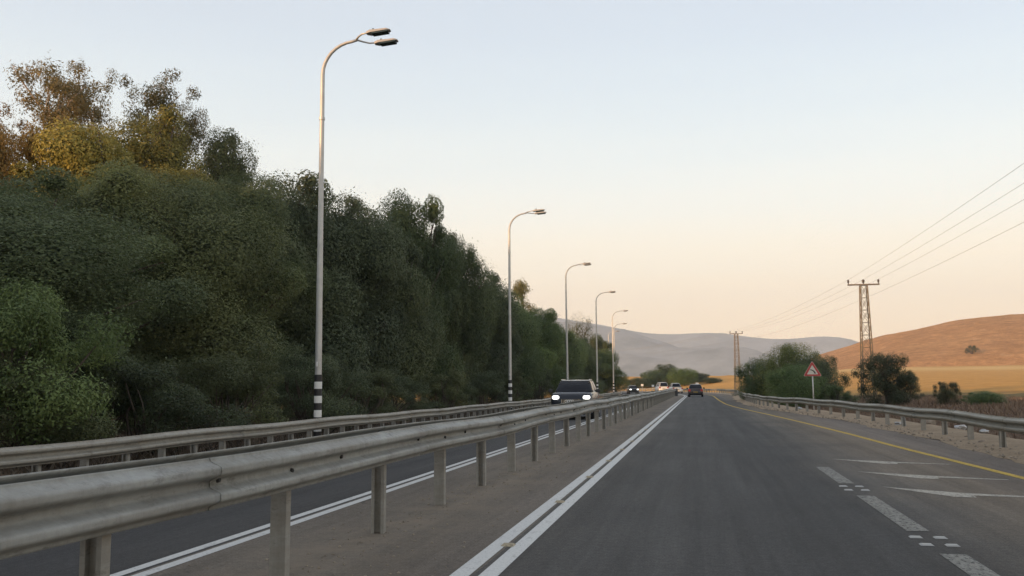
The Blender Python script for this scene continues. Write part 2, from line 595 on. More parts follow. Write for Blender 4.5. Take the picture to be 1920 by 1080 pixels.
xs = graded(-1900, -40, 60, 3000, 1.0, 1.13)
ys = graded(-250, -40, 150, 6300, 1.5, 1.10)
gX, gY = np.meshgrid(xs, ys)
g = NT('ground_soil', rough=1.0, spec=0.1)
gv = g.obj()
gx, gy = g.sep(gv, 0), g.sep(gv, 1)
dist = g.math('SQRT', g.math('ADD', g.math('MULTIPLY', gx, gx), g.math('MULTIPLY', gy, gy)))
dist = g.math('ADD', dist, g.noise(gv, 0.06, 4, to=(-14, 14)))
near = g.mix(g.noise(gv, 1.4, 6, 0.7), (0.15, 0.105, 0.075), (0.24, 0.17, 0.12))
green = g.mix(g.noise(gv, 0.5, 6, 0.7), (0.115, 0.112, 0.060), (0.17, 0.15, 0.085))
gold = g.mix(g.noise(g.obj((0.05, 0.3, 1)), 1.0, 6, 0.7), (0.49, 0.275, 0.09), (0.58, 0.34, 0.115))
gold = g.mix(1.0, gold, g.noise(gv, 0.25, 6, 0.75, to=(0.82, 1.12)), 'MULTIPLY')
c = g.mix(g.math('SMOOTH_MIN', 1.0, g.math('MAXIMUM', g.math('DIVIDE', g.math('SUBTRACT', dist, 48), 20), 0.0), 0.1), near, green)
c = g.mix(g.math('MINIMUM', 1.0, g.math('MAXIMUM', g.math('DIVIDE', g.math('SUBTRACT', dist, 88), 22), 0.0)), c, gold)
# pale stubble strip at the foot of the hill
band = g.math('SUBTRACT', 1.0, g.math('ABSOLUTE', g.math('DIVIDE', g.math('SUBTRACT', dist, 400), 70)))
c = g.mix(g.math('MAXIMUM', g.math('MULTIPLY', band, 0.7), 0.0), c, (0.66, 0.48, 0.22))
g.bump(g.noise(gv, 3.0, 6, 0.8), 0.8, 0.15)
ground = link('ground', grid_mesh('ground', xs, ys, field_height(gX, gY)), g.out(c))
tag(ground, kind='structure')

# sandy edge along the right guardrail
sa = NT('sand', rough=1.0, spec=0.1)
sv = sa.uv()
sc_ = sa.mix(sa.noise(sv, 1.6, 6, 0.75), (0.36, 0.28, 0.20), (0.52, 0.41, 0.30))
sc_ = sa.mix(1.0, sc_, sa.noise(sv, 22, 4, 0.8, to=(0.75, 1.2)), 'MULTIPLY')
sa.bump(sa.noise(sv, 9, 6, 0.8), 0.9, 0.05)
m_sand = sa.out(sc_)


def sand_z(s, d):
    e0 = interp(RBAR, s)
    t = (d - (e0 - 0.75)) / 2.9
    return 0.09 * math.sin(min(max(t, 0), 1) * math.pi) ** 1.5 * (1 + 0.5 * math.sin(s * 1.7) * math.sin(s * 0.61 + 1)) - 0.004 - (0.3 * max(0, t - 0.55))


tag(strip('sand_verge', lambda s: interp(RBAR, s) - 0.72 + 0.10 * math.sin(s * 0.53 + 1) + 0.06 * math.sin(s * 1.37) + 0.05 * math.sin(s * 3.1 + 2) + 0.03 * math.sin(s * 5.3), lambda s: interp(RBAR, s) + 2.15, -10, 330, 0.008, m_sand, ds=0.6, nd=12, zfun=sand_z), kind='structure')

# ------------------------------------------------------------------ hill and far mountains
def fbm(X, Y, sc, seed, oct_=5):
    r = np.random.default_rng(seed)
    z = np.zeros_like(X)
    a = 1.0
    for o in range(oct_):
        for _ in range(4):
            t = r.uniform(0, 2 * math.pi); ph = r.uniform(0, 6.28, 2)
            u = X * math.cos(t) + Y * math.sin(t); w = -X * math.sin(t) + Y * math.cos(t)
            z += a * np.sin(u / sc * (2 ** o) + ph[0] + 0.8 * np.sin(w / sc * (2 ** o) * 0.7 + ph[1])) / 4
        a *= 0.5
    return z


def heightfield(name, xs, ys, H, m):
    o = link(name, grid_mesh(name, xs, ys, H), m)
    tag(o, kind='structure')
    return o


h = NT('hill_soil', rough=1.0, spec=0.05)
hv = h.obj()
hc = h.mix(h.noise(h.obj((0.012, 0.02, 0.05)), 1.0, 6, 0.7), (0.52, 0.28, 0.13), (0.62, 0.35, 0.165))
hc = h.mix(1.0, hc, h.noise(hv, 0.12, 6, 0.8, to=(0.66, 1.22)), 'MULTIPLY')
hc = h.mix(1.0, hc, h.noise(h.obj((1, 1, 2)), 0.45, 5, 0.8, to=(0.80, 1.16)), 'MULTIPLY')
hc = h.mix(h.noise(hv, 0.06, 6, 0.8, 0.60, 0.70, to=(0, 0.55)), hc, (0.60, 0.43, 0.26))
hc = h.mix(h.noise(h.obj((1, 1, 3)), 0.11, 7, 0.85, 0.62, 0.68, to=(0, 0.6)), hc, (0.22, 0.14, 0.08))
h.bump(h.noise(hv, 0.3, 7, 0.8), 1.0, 1.2)
m_hill = h.out(hc)
hx = np.arange(-80, 900, 4.0); hy = np.arange(400, 1010, 4.0)
HX, HY = np.meshgrid(hx, hy)
ridge = np.interp(hx, [-80, -20, 30, 62, 93, 112, 127, 150, 164, 186, 211, 228, 320, 420, 560, 700, 900], [-4, 0, 7, 15, 23.2, 28, 32.5, 38, 41, 43.6, 45.7, 46.2, 48, 45, 34, 24, 8])
ridge = np.convolve(np.pad(ridge, 4, 'edge'), np.ones(9) / 9, 'valid')
t = np.clip((HY - 430) / 270, 0, 1); t2 = np.clip((HY - 700) / 310, 0, 1)
prof = (1 - (1 - t) ** 1.9) * (t < 1) + (t >= 1) * (1 - t2 ** 1.6)
base = field_height(HX, HY) - 3.5
HZ = base + np.maximum(ridge[None, :] - 7.0, 0) * prof + prof * 2.4 * fbm(HX, HY, 38, 3) + 3.0 * np.minimum(prof * 6, 1) * (ridge[None, :] > 6)
# gullies
HZ -= prof * 2.6 * np.abs(fbm(HX * 1.0, HY * 0.25, 24, 9, 3))
hill = heightfield('hill', hx, hy, HZ, m_hill)


def hill_z(x, y):
    i = int(np.argmin(abs(hx - x))); k = int(np.argmin(abs(hy - y)))
    return float(HZ[k, i])


m_mtn = NT('mountain_fold_tone', rough=1.0, spec=0.0)
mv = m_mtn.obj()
mc = m_mtn.mix(m_mtn.noise(m_mtn.obj((0.0035, 0.0035, 0.008)), 1.0, 7, 0.75, 0.35, 0.65), (0.025, 0.055, 0.07), (0.23, 0.26, 0.27))  # dark and light noise stands in for the shading of folded slopes
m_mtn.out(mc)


def at_px(px, py, X):
    """distance along the road and height of the sight line through a picture point at lateral offset X"""
    d = Fv * F_PX + R2 * (px - 960) + U2 * (540 - py)
    return d.y / d.x * X, CAM_H + d.z / d.x * X


def at_y(px, py, Y):
    d = Fv * F_PX + R2 * (px - 960) + U2 * (540 - py)
    return d.x / d.y * Y, CAM_H + d.z / d.y * Y


def mountain(name, Z, pts, depth, seed, rough):
    pts = sorted(pts)
    px = np.array([p[0] for p in pts], float); py = np.array([p[1] for p in pts], float)
    XH = np.array([at_y(a, b, Z) for a, b in zip(px, py)])
    X, H = XH[:, 0], XH[:, 1]
    mx_ = np.arange(X.min(), X.max(), 45.0); my_ = np.linspace(Z - depth, Z + depth * 0.7, 36)
    GX, GY = np.meshgrid(mx_, my_)
    rd = np.interp(mx_, X, H)
    rd = np.convolve(np.pad(rd, 2, 'edge'), np.ones(5) / 5, 'valid')
    tt = np.where(GY < Z, np.clip((GY - (Z - depth)) / depth, 0, 1), 1 - np.clip((GY - Z) / (depth * 0.7), 0, 1))
    pr = tt ** 1.15
    HH = 10 + (rd[None, :] - 10) * pr + rough * fbm(GX, GY, 420, seed, 5) * np.sin(np.clip(tt, 0, 1) * math.pi) + rough * 0.30 * fbm(GX, GY, 130, seed + 1, 4) * np.sin(np.clip(tt, 0, 1) * math.pi)
    return heightfield(name, mx_, my_, HH, m_mtn.m)


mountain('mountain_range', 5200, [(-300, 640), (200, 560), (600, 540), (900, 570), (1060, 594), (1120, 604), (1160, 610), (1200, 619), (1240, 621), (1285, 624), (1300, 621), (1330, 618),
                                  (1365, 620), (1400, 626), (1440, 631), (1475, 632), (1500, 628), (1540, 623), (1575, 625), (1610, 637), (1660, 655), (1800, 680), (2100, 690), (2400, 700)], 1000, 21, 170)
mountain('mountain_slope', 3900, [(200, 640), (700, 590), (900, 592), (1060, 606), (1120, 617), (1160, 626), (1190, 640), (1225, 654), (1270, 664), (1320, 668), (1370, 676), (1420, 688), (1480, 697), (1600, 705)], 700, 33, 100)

# ------------------------------------------------------------------ guardrails
NPROF = 33


def rail_out(z):
    t_ = 0.5 - 0.5 * math.cos(4 * math.pi * z / 0.312)
    return 0.080 * float(smoothstep(0.02, 0.93, t_))


def rail_profile():
    return [(rail_out(z), z) for z in np.linspace(0, 0.312, NPROF)]


def rail_mesh(name, fn, s0, s1, side, ztop, lap):
    """one W-beam from s0 to s1; fn(s) gives the offset of its back face, side = +1 bulges right"""
    pr = rail_profile()
    n = max(2, int((s1 - s0) / 1.0) + 1)
    rings = []
    for i in range(n):
        s = s0 + (s1 - s0) * i / (n - 1)
        r = []
        o = fn(s)
        z0 = ztop(s) - 0.312
        for (q, z) in pr:
            x, y = path(s, o + side * (q + lap)); r.append((x, y, z0 + z))
        for (q, z) in reversed(pr):
            x, y = path(s, o + side * (q + lap - 0.006)); r.append((x, y, z0 + z))
        rings.append(r)
    mb = MB().loft(rings)
    m = mb.mesh(name, True)
    bm = bmesh.new(); bm.from_mesh(m)
    bmesh.ops.recalc_face_normals(bm, faces=bm.faces)
    bm.to_mesh(m); bm.free()
    return m


def post_mesh(h_, w=0.125, dpt=0.075, th=0.008):
    mb = MB()
    mb.box(-w / 2, w / 2, -dpt / 2, -dpt / 2 + th, -0.4, h_)
    mb.box(-w / 2, -w / 2 + th, -dpt / 2 + th, dpt / 2, -0.4, h_)
    mb.box(w / 2 - th, w / 2, -dpt / 2 + th, dpt / 2, -0.4, h_)
    mb.box(-w / 2 + th, -w / 2 + 0.03, dpt / 2 - th, dpt / 2, -0.4, h_)
    mb.box(w / 2 - 0.03, w / 2 - th, dpt / 2 - th, dpt / 2, -0.4, h_)
    return mb.mesh('post')


block_me = MB().box(-0.05, 0.05, -0.045, 0.045, -0.09, 0.09).mesh('spacer_block')
bolt_me = MB().tube([(0, 0, 0), (0.016, 0, 0)], [0.02, 0.016], 6).mesh('bolt')
for me_, mm in ((block_me, m_post), (bolt_me, m_bolt)):
    me_.materials.append(mm)


def guardrail(name, label, fn, z_top, z_base, s0, s1, spacing, faces, mrail, gap, lean=(), rail_len=4.0, bolt_to=0, phase=0.0, wob=0.012):
    root = empty(name, (path(s0, fn(s0))[0], path(s0, fn(s0))[1], 0))
    tag(root, label, 'guardrail')
    inv = Matrix.Translation(-Vector(root.location))
    pm = post_mesh(z_top - z_base - 0.05)
    pm.materials.append(m_post)
    zt = lambda s: z_top + wob * math.sin(s * 0.83) + wob * 0.7 * math.sin(s * 0.29 + 1)
    s, k = s0 + phase, 0
    while s < s1:
        x, y = path(s, fn(s))
        o = link('post', pm, None, root)
        rz = heading(s) + (math.pi if k % 2 else 0) + random.uniform(-.05, .05)
        rx = random.uniform(-.015, .015); ry = random.uniform(-.01, .01)
        for (ls, la) in lean:
            if abs(s - ls) < spacing / 2:
                rx = la * (1 if k % 2 == 0 else -1)
        o.rotation_euler = (rx, ry, rz)
        o.location = Vector((x, y, z_base)) - root.location
        for sd_ in faces:
            b = link('spacer_block', block_me, None, root)
            bx, by = path(s, fn(s) + sd_ * (0.0625 + 0.05 + 0.002))
            b.location = Vector((bx, by, zt(s) - 0.156)) - root.location
            b.rotation_euler = (0, 0, heading(s))
        s += spacing; k += 1
    s, k = s0, 0
    while s < s1 - 0.5:
        for sd_ in faces:
            e_ = min(s + rail_len + 0.16, s1)
            me = rail_mesh('rail', lambda q: fn(q) + sd_ * gap, s, e_, sd_, zt, 0.0065 if k % 2 else 0.0)
            o = link('rail', me, mrail, root)
            o.location = -root.location
            if bolt_to and s < bolt_to and sd_ == faces[0]:
                for (bs, bz) in ((s + 0.08, .175), (s + 2.02, .165), (s + 1.1, .14)):
                    if bs > s1: continue
                    q = rail_out(bz) + 0.0065
                    bx, by = path(bs, fn(bs) + sd_ * (gap + q))
                    bo = link('bolt', bolt_me, None, o)
                    bo.location = (bx, by, zt(bs) - 0.312 + bz)
                    bo.rotation_euler = (0, 0, 0 if sd_ > 0 else math.pi)
        s += rail_len; k += 1
    return root


g_med = guardrail('guardrail', 'near double-sided galvanised guardrail standing on the median strip', lambda s: -3.07, 0.985, 0.0, 1.0, 118, 2.1, (1, -1), m_rail, 0.165, bolt_to=30, phase=1.1)
MB().box(-3.32, -2.74, 118.0, 118.45, 0.0, 0.98).build('end_cap', mat('end_cap_dark', (0.06, 0.06, 0.062), 0.7), g_med, bevel=0.04).location = -g_med.location
g_left = guardrail('guardrail', 'dusty tan guardrail along the far left edge beside the trees', lambda s: -10.45, 0.54, -0.14, 7.0, 230, 1.15, (1,), m_rail_tan, 0.165, wob=0.014)
g_right = guardrail('guardrail', 'grey guardrail with a leaning post along the right sandy verge', lambda s: interp(RBAR, s), 0.72, 0.03, 4.0, 330, 2.3, (-1,), m_rail_right, 0.165, lean=((30.0, -0.32),), phase=1.0, wob=0.018)

# ------------------------------------------------------------------ street lamps
def make_lamp():
    root = empty('street_lamp')
    H = 12.0
    rad = 0.98
    # shaft, bend and arm reaching over the road (+X)
    pts, rd = [(0, 0, 0)], [0.105]
    for z in (2, 4, 6, 8, H - 1.0):
        pts.append((0, 0, z)); rd.append(0.105 - 0.046 * z / H)
    for a in np.linspace(0, math.pi / 2 - 0.07, 9)[1:]:
        pts.append((rad * (1 - math.cos(a)), 0, H - 1.0 + rad * math.sin(a))); rd.append(0.058 - 0.014 * a / 1.57)
    pts.append((1.08, 0, H + 0.02)); rd.append(0.042)
    MB().tube(pts, rd, 14).build('pole', m_pole, root, smooth=True)
    MB().box(-0.2, 0.2, -0.2, 0.2, -0.05, 0.04).build('base_plate', m_pole, root)
    for k in range(9):
        z0 = 0.15 + 0.204 * k
        MB().tube([(0, 0, z0), (0, 0, z0 + 0.204)], 0.112, 16).build('band', m_black if k % 2 == 0 else m_white, root, smooth=False)
    MB().box(-0.02, 0.02, -0.128, -0.112, 2.22, 2.36).build('number_plate', m_white, root)
    MB().tube([(0, 0, 9.6), (0, 0, 9.68)], 0.088, 12).build('collar', m_pole, root)
    for sy in (-1, 1):
        # forked bracket ending in a flat luminaire
        p = [(1.04, 0, H + 0.03), (1.18, sy * 0.20, H + 0.035), (1.34, sy * 0.36, H + 0.04), (1.61, sy * 0.40, H + 0.055)]
        MB().tube(p, [0.032, 0.028, 0.026, 0.025], 8).build('bracket', m_pole, root, smooth=True)
        y0, y1 = sy * 0.40 - 0.15, sy * 0.40 + 0.15
        z = H + 0.055
        hd = MB()
        hd.loft([[(1.50, y0 + .08, z - .05), (1.50, y1 - .08, z - .05), (1.50, y1 - .09, z + .02), (1.50, y0 + .09, z + .02)],
                 [(1.62, y0, z - .05), (1.62, y1, z - .05), (1.62, y1 - .04, z + .045), (1.62, y0 + .04, z + .045)],
                 [(2.12, y0, z - .00), (2.12, y1, z - .00), (2.12, y1 - .03, z + .06), (2.12, y0 + .03, z + .06)],
                 [(2.22, y0 + .06, z + .02), (2.22, y1 - .06, z + .02), (2.22, y1 - .08, z + .04), (2.22, y0 + .08, z + .04)]])
        head = hd.build('lamp_head', m_lamphead, root, auto=True)
        MB().hexa([(1.68, y0 + .02, z - .085), (2.16, y0 + .02, z - .04), (2.16, y1 - .02, z - .04), (1.68, y1 - .02, z - .085)],
                  [(1.68, y0 + .02, z - .045), (2.16, y0 + .02, z + .002), (2.16, y1 - .02, z + .002), (1.68, y1 - .02, z - .045)]).build('lens', m_lampdark, head)
        MB().tube([(1.69, sy * .4, z + .03), (1.69, sy * .4, z + .10), (1.69, sy * .4, z + .12)], [0.03, 0.03, 0.018], 10).build('sensor_cap', m_lampdark, head)
    return root


def copy_tree(o, parent=None):
    c = o.copy(); col.objects.link(c); c.parent = parent
    for ch in list(o.children):
        copy_tree(ch, c)
    return c


lamp0 = make_lamp()
LAMPS = [(24.5, -10.84), (52.3, -10.98), (76.3, -11.0), (100, -11.1), (126, -11.7), (152.3, -13.9), (173, -16.9)]
LLAB = ['tallest and nearest street lamp with black and white banded foot and twin heads',
        'second street lamp from the left, in front of the dark trees',
        'third street lamp from the left, rising behind the dark oncoming car',
        'fourth street lamp from the left, behind the roof of the dark oncoming car',
        'fifth street lamp from the left, its banded foot beside the end tree',
        'small sixth street lamp close behind the fifth one near the road bend',
        'farthest and smallest street lamp, mostly hidden behind the end trees']
for k, (y, x) in enumerate(LAMPS):
    o = lamp0 if k == 0 else copy_tree(lamp0)
    o.location = (x, y, -0.22)
    o.rotation_euler = (0, R_(random.uniform(-.25, .1)), R_(3) + (heading(y) if y > Y0C else 0))
    tag(o, LLAB[k], 'street lamp', 'street lamps along the left guardrail')

# ------------------------------------------------------------------ trees
def leaf_mesh(name, pos, nrm, size, tint, seed, asp=0.45):
    r = np.random.default_rng(seed)
    n = len(pos)
    nr = nrm + r.normal(0, 0.5, (n, 3)); nr /= np.linalg.norm(nr, axis=1)[:, None] + 1e-9
    tg = r.normal(0, 1, (n, 3)); tg[:, 2] -= 0.4
    tg -= nr * (tg * nr).sum(1)[:, None]; tg /= np.linalg.norm(tg, axis=1)[:, None] + 1e-9
    bt = np.cross(nr, tg)
    L = (size * r.uniform(0.6, 1.35, n))[:, None] * 0.5
    W = L * asp * r.uniform(0.7, 1.3, n)[:, None]
    v = np.empty((n, 4, 3))
    v[:, 0] = pos - tg * L; v[:, 1] = pos + bt * W - nr * L * 0.15; v[:, 2] = pos + tg * L; v[:, 3] = pos - bt * W - nr * L * 0.15
    me = bpy.data.meshes.new(name)
    me.vertices.add(4 * n); me.vertices.foreach_set('co', v.reshape(-1))
    me.loops.add(4 * n); me.loops.foreach_set('vertex_index', np.arange(4 * n, dtype=np.int32))
    me.polygons.add(n); me.polygons.foreach_set('loop_start', np.arange(n, dtype=np.int32) * 4)
    me.update(calc_edges=True)
    at = me.attributes.new('tint', 'FLOAT', 'FACE')
    at.data.foreach_set('value', np.clip(tint, 0, 1).astype(np.float32))
    return me


def branch_tube(mb, p0, p1, r0, r1, r, bend=0.12, n=6):
    p0, p1 = np.array(p0, float), np.array(p1, float)
    L = np.linalg.norm(p1 - p0)
    off = r.normal(0, bend * L, 3); off[2] = abs(off[2]) * 0.5
    pts = [tuple(p0 + (p1 - p0) * t_ + off * math.sin(math.pi * t_)) for t_ in (0, .33, .66, 1)]
    mb.tube(pts, [r0 + (r1 - r0) * t_ for t_ in (0, .33, .66, 1)], n)


def crown(name, seed, clumps, n, size, mleaf, asp=0.45, shell=0.5, drop=0.0):
    """clumps: list of (centre, radius, weight)"""
    r = np.random.default_rng(seed)
    C = np.array([c[0] for c in clumps]); Rr = np.array([c[1] for c in clumps]); W = np.array([c[2] for c in clumps], float)
    W /= W.sum()
    k = r.choice(len(clumps), n, p=W)
    dv = r.normal(0, 1, (n, 3)); dv /= np.linalg.norm(dv, axis=1)[:, None]
    rad = np.where(r.random(n) < shell, r.uniform(0.75, 1.05, n), r.random(n) ** (1 / 2.2)) * (1 + 0.25 * r.normal(0, 1, n) * (r.random(n) < 0.25))
    pos = C[k] + dv * (Rr[k] * rad)[:, None] * np.array([1, 1, 0.8])
    pos[:, 2] -= drop * r.random(n) * Rr[k]
    ct = r.uniform(0.15, 0.75, len(clumps))
    tint = ct[k] + r.normal(0, 0.09, n)
    keep = pos[:, 2] > 0.02
    nr = dv + np.array([0, 0, 0.35])
    me = leaf_mesh(name, pos[keep], nr[keep], size, tint[keep], seed + 1, asp)
    me.materials.append(mleaf)
    return me


def proto_broad(seed, low=0.10, n=145000, lobes=11, size=0.112, H=10.0, RR=4.0, fill=1.0, ls=1.0):
    """rounded leafy tree: billowing lobes with a rugged leafy surface round a smaller core"""
    r = np.random.default_rng(seed)
    L = [((0, 0, H * 0.45), np.array([RR * 0.50, RR * 0.50, H * 0.34]))]
    for i in range(lobes):
        zf = low + (0.88 - low) * ((i + 0.5) / lobes) ** 0.9
        a = i * 2.4 + r.uniform(-.6, .6)
        pr_ = (0.82 + 0.18 * zf / 0.4) if zf < 0.4 else math.sqrt(max(0.04, 1 - ((zf - 0.4) / 0.62) ** 2))
        q = (r.uniform(0.46, 0.74) if zf < 0.68 else r.uniform(0.20, 0.50)) * RR * pr_
        rl = RR * r.uniform(0.32, 0.54) * (0.7 + 0.3 * pr_) * ls
        rz_ = rl * r.uniform(0.75, 1.15)
        zc = min(zf * H + r.uniform(-.04, .04) * H, H - rz_ * 1.02)
        L.append(((math.cos(a) * q, math.sin(a) * q, max(zc, rl * 0.6)), np.array([rl, rl, rz_])))
    for i in range(int(lobes * 0.9)):       # small tufts that break the outline
        zf = r.uniform(0.40, 0.97); a = r.uniform(0, 6.28)
        q = RR * math.sqrt(max(0.03, 1 - ((zf - 0.4) / 0.6) ** 2)) * r.uniform(0.78, 1.02)
        rl = RR * r.uniform(0.08, 0.19)
        L.append(((math.cos(a) * q, math.sin(a) * q, min(zf * H, H - rl)), np.array([rl, rl, rl])))
    # leaves on the lobes' rugged surface, dark big-leaf fill inside added to block light
    W = np.array([float(rv[0] * rv[2]) for c, rv in L]); W[0] *= 0.8; W /= W.sum()
    C = np.array([c for c, rv in L]); RV = np.array([rv for c, rv in L])
    k = r.choice(len(L), n, p=W)
    dv = r.normal(0, 1, (n, 3)); dv /= np.linalg.norm(dv, axis=1)[:, None]
    # clumpy relief: random bumps on every lobe
    B = r.normal(0, 1, (len(L), 26, 3)); B /= np.linalg.norm(B, axis=2)[:, :, None]
    near_ = np.einsum('nd,nbd->nb', dv, B[k]).max(1)
    rel = 0.70 + 0.40 * smoothstep(0.76, 0.985, near_)
    edge = r.normal(0.03, 0.09, n) * np.where(r.random(n) < 0.15, 2.4, 1.0)
    rad = np.where(r.random(n) < 0.85, rel - edge + 0.06, rel * r.uniform(0.5, 1.14, n))
    keep0 = r.random(n) < fill
    pos = C[k] + dv * RV[k] * rad[:, None]
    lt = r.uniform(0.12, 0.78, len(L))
    tint = lt[k] + 0.9 * (near_ - 0.88) + r.normal(0, 0.08, n)  # hollows between bumps darker, crests lighter: relief shade put into the leaf colour
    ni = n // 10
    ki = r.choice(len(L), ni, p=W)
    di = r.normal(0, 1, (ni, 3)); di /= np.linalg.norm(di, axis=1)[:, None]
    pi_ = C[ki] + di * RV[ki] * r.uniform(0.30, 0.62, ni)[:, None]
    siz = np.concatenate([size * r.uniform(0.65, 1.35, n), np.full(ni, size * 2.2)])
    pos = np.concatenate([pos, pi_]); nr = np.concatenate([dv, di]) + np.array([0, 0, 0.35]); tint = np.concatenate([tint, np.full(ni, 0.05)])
    nd_ = np.full(len(pos), 9.0)
    for q_, (c_, rv_) in enumerate(L):      # drop leaves buried inside another lobe
        dd = np.sqrt((((pos - np.array(c_)) / rv_) ** 2).sum(1))
        own = np.concatenate([k, ki]) == q_
        nd_ = np.minimum(nd_, np.where(own, 9.0, dd))
    buried = (nd_ < 0.66) & (np.arange(len(pos)) < n)
    kp = ~buried & (pos[:, 2] > 0.05) & (pos[:, 2] < H * 1.03) & np.concatenate([keep0, r.random(ni) < fill])
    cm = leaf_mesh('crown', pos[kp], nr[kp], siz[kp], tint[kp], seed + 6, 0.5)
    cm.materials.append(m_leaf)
    ends = [tuple(c + 0.6 * rv * d_) for (c, rv), d_ in zip([(np.array(c), rv) for c, rv in L] * 3, r.normal(0, 0.6, (3 * len(L), 3)))]
    mb = MB()
    k_ = H / 10.0
    mb.tube([(0, 0, -0.4), (0.05, 0.02, 1.2 * k_), (-0.08, 0.1, 3.2 * k_), (0.1, 0, 6.0 * k_)], [0.34 * k_, 0.26 * k_, 0.20 * k_, 0.09 * k_], 9)
    for c in r.permutation(np.array(ends))[:30]:
        z0 = max(0.6 * k_, c[2] * 0.55)
        branch_tube(mb, (0, 0.03, min(z0, 5.8 * k_)), c, 0.09 * k_, 0.02 * k_, r)
    tm = mb.mesh('trunk', True); tm.materials.append(m_bark)
    return cm, tm


def proto_euc(seed, n=17000):
    """unit: 18 m tall, 3 m crown radius, airy crown on pale limbs"""
    r = np.random.default_rng(seed)
    mb = MB(); cl = []
    mb.tube([(0, 0, -0.4), (0.1, 0, 3), (-0.1, 0.1, 7), (0.2, 0, 11), (0.1, 0.1, 15)], [0.24, 0.19, 0.14, 0.10, 0.04], 9)
    for i in range(15):
        z0 = 5.5 + i * 0.62
        a = r.uniform(0, 6.28); L = r.uniform(1.6, 3.1) * (1.0 if z0 < 12.5 else 0.75)
        tip = (math.cos(a) * L, math.sin(a) * L, z0 + r.uniform(1.6, 3.4))
        branch_tube(mb, (0.1, 0, z0), tip, 0.055, 0.018, r, 0.10)
        for j in range(6):
            q = r.uniform(0.45, 1.1)
            c = np.array([0.1, 0, z0]) * (1 - q) + np.array(tip) * q + r.normal(0, 0.55, 3)
            rc = r.uniform(0.32, 0.72)
            cl.append((tuple(c), rc, rc ** 2))
            if j < 4:
                branch_tube(mb, np.array([0.1, 0, z0]) * (1 - q * .8) + np.array(tip) * q * .8, c, 0.02, 0.008, r, 0.1, 4)
    for i in range(12):
        c = np.array([0.1, 0.1, 15.6]) + r.normal(0, 1, 3) * np.array([0.9, 0.9, 1.0])
        c[2] = min(c[2], 17.3)
        cl.append((tuple(c), r.uniform(0.35, 0.7), 0.3))
    cm = crown('crown', seed + 3, cl, n, 0.17, m_leaf_euc, asp=0.30, shell=0.25, drop=0.6)
    tm = mb.mesh('trunk', True); tm.materials.append(m_bark_pale)
    return cm, tm


def proto_tuft(seed, n=9000, H=10.0):
    """unit: 10 m tall, 2.2 m radius, ragged narrow crown in tiers"""
    r = np.random.default_rng(seed)
    mb = MB(); cl = []
    mb.tube([(0, 0, -0.4), (0.05, 0, 4), (0, 0.05, 9.2)], [0.24, 0.17, 0.04], 8)
    for i in range(34):
        zf = r.uniform(0.25, 1.0); a = r.uniform(0, 6.28)
        out = 2.2 * (1 - (zf - 0.25) * 0.75) * r.uniform(0.3, 1.0)
        c = (math.cos(a) * out, math.sin(a) * out, zf * 9.5)
        rc = r.uniform(0.35, 0.75)
        cl.append((c, rc, rc ** 2))
        branch_tube(mb, (0, 0, zf * 8.6), c, 0.06, 0.015, r, 0.08, 5)
    cm = crown('crown', seed + 3, cl, n, 0.17, m_leaf, asp=0.35)
    tm = mb.mesh('trunk', True); tm.materials.append(m_bark)
    return cm, tm


def proto_bush(seed, n=30000, spiky=False, size=0.062):
    """unit: 3 m tall, 2 m radius shrub"""
    r = np.random.default_rng(seed)
    mb = MB(); cl = []
    for i in range(46):
        a = r.uniform(0, 6.28); el = r.uniform(0.08, 1.0)
        L = r.uniform(0.5, 1.0) if not spiky else r.uniform(0.55, 1.1)
        c = (math.cos(a) * 1.85 * L * math.cos(el * 1.45), math.sin(a) * 1.85 * L * math.cos(el * 1.45), 0.22 + 2.55 * L * math.sin(el * 1.5))
        rc = r.uniform(0.22, 0.5) * (0.95 if spiky else 1)
        cl.append((c, rc, rc ** 2))
        if i < 26:
            branch_tube(mb, (r.normal(0, .12), r.normal(0, .12), -0.2), c, 0.035, 0.01, r, 0.08, 5)
    cm = crown('crown', seed + 3, cl, n, size, m_leaf, asp=0.42, shell=0.3)
    tm = mb.mesh('stems', True); tm.materials.append(m_bark)
    return cm, tm


P = {'broad0': proto_broad(101), 'broad1': proto_broad(202, lobes=12), 'broad2': proto_broad(303, low=0.06, lobes=11), 'broad3': proto_broad(404, lobes=8),
     'fine0': proto_broad(818, n=270000, lobes=12, size=0.077), 'fine1': proto_broad(827, n=270000, lobes=10, size=0.077),
     'dome0': proto_broad(711, n=70000, lobes=10, size=0.12, H=15.0, RR=3.2, low=0.60), 'dome1': proto_broad(722, n=70000, lobes=9, size=0.12, H=15.0, RR=3.2, low=0.55),
     'round0': proto_broad(611, n=60000, lobes=10, size=0.08, H=4.5, RR=3.0, low=0.12), 'round1': proto_broad(622, n=60000, lobes=12, size=0.08, H=4.5, RR=3.0, low=0.10),
     'ragged0': proto_broad(693, n=36000, lobes=15, size=0.09, H=4.5, RR=3.0, low=0.02, ls=0.62), 'euc0': proto_euc(11), 'euc1': proto_euc(29), 'tuft0': proto_tuft(71), 'airy0': proto_broad(505, low=0.35, n=30000, lobes=9, fill=0.5),
     'bush0': proto_bush(61), 'bush1': proto_bush(62), 'bush2': proto_bush(63, 26000, True)}
UNIT = {'broad': (4.0, 10.0), 'fine': (4.0, 10.0), 'dome': (3.2, 15.0), 'round': (3.0, 4.5), 'ragged': (3.0, 4.5), 'euc': (3.0, 18.0), 'tuft': (2.2, 10.0), 'airy': (4.0, 10.0), 'bush': (2.0, 3.0)}


def ground_at(x, y):
    return float(field_height(np.array([float(x)]), np.array([float(y)]))[0])


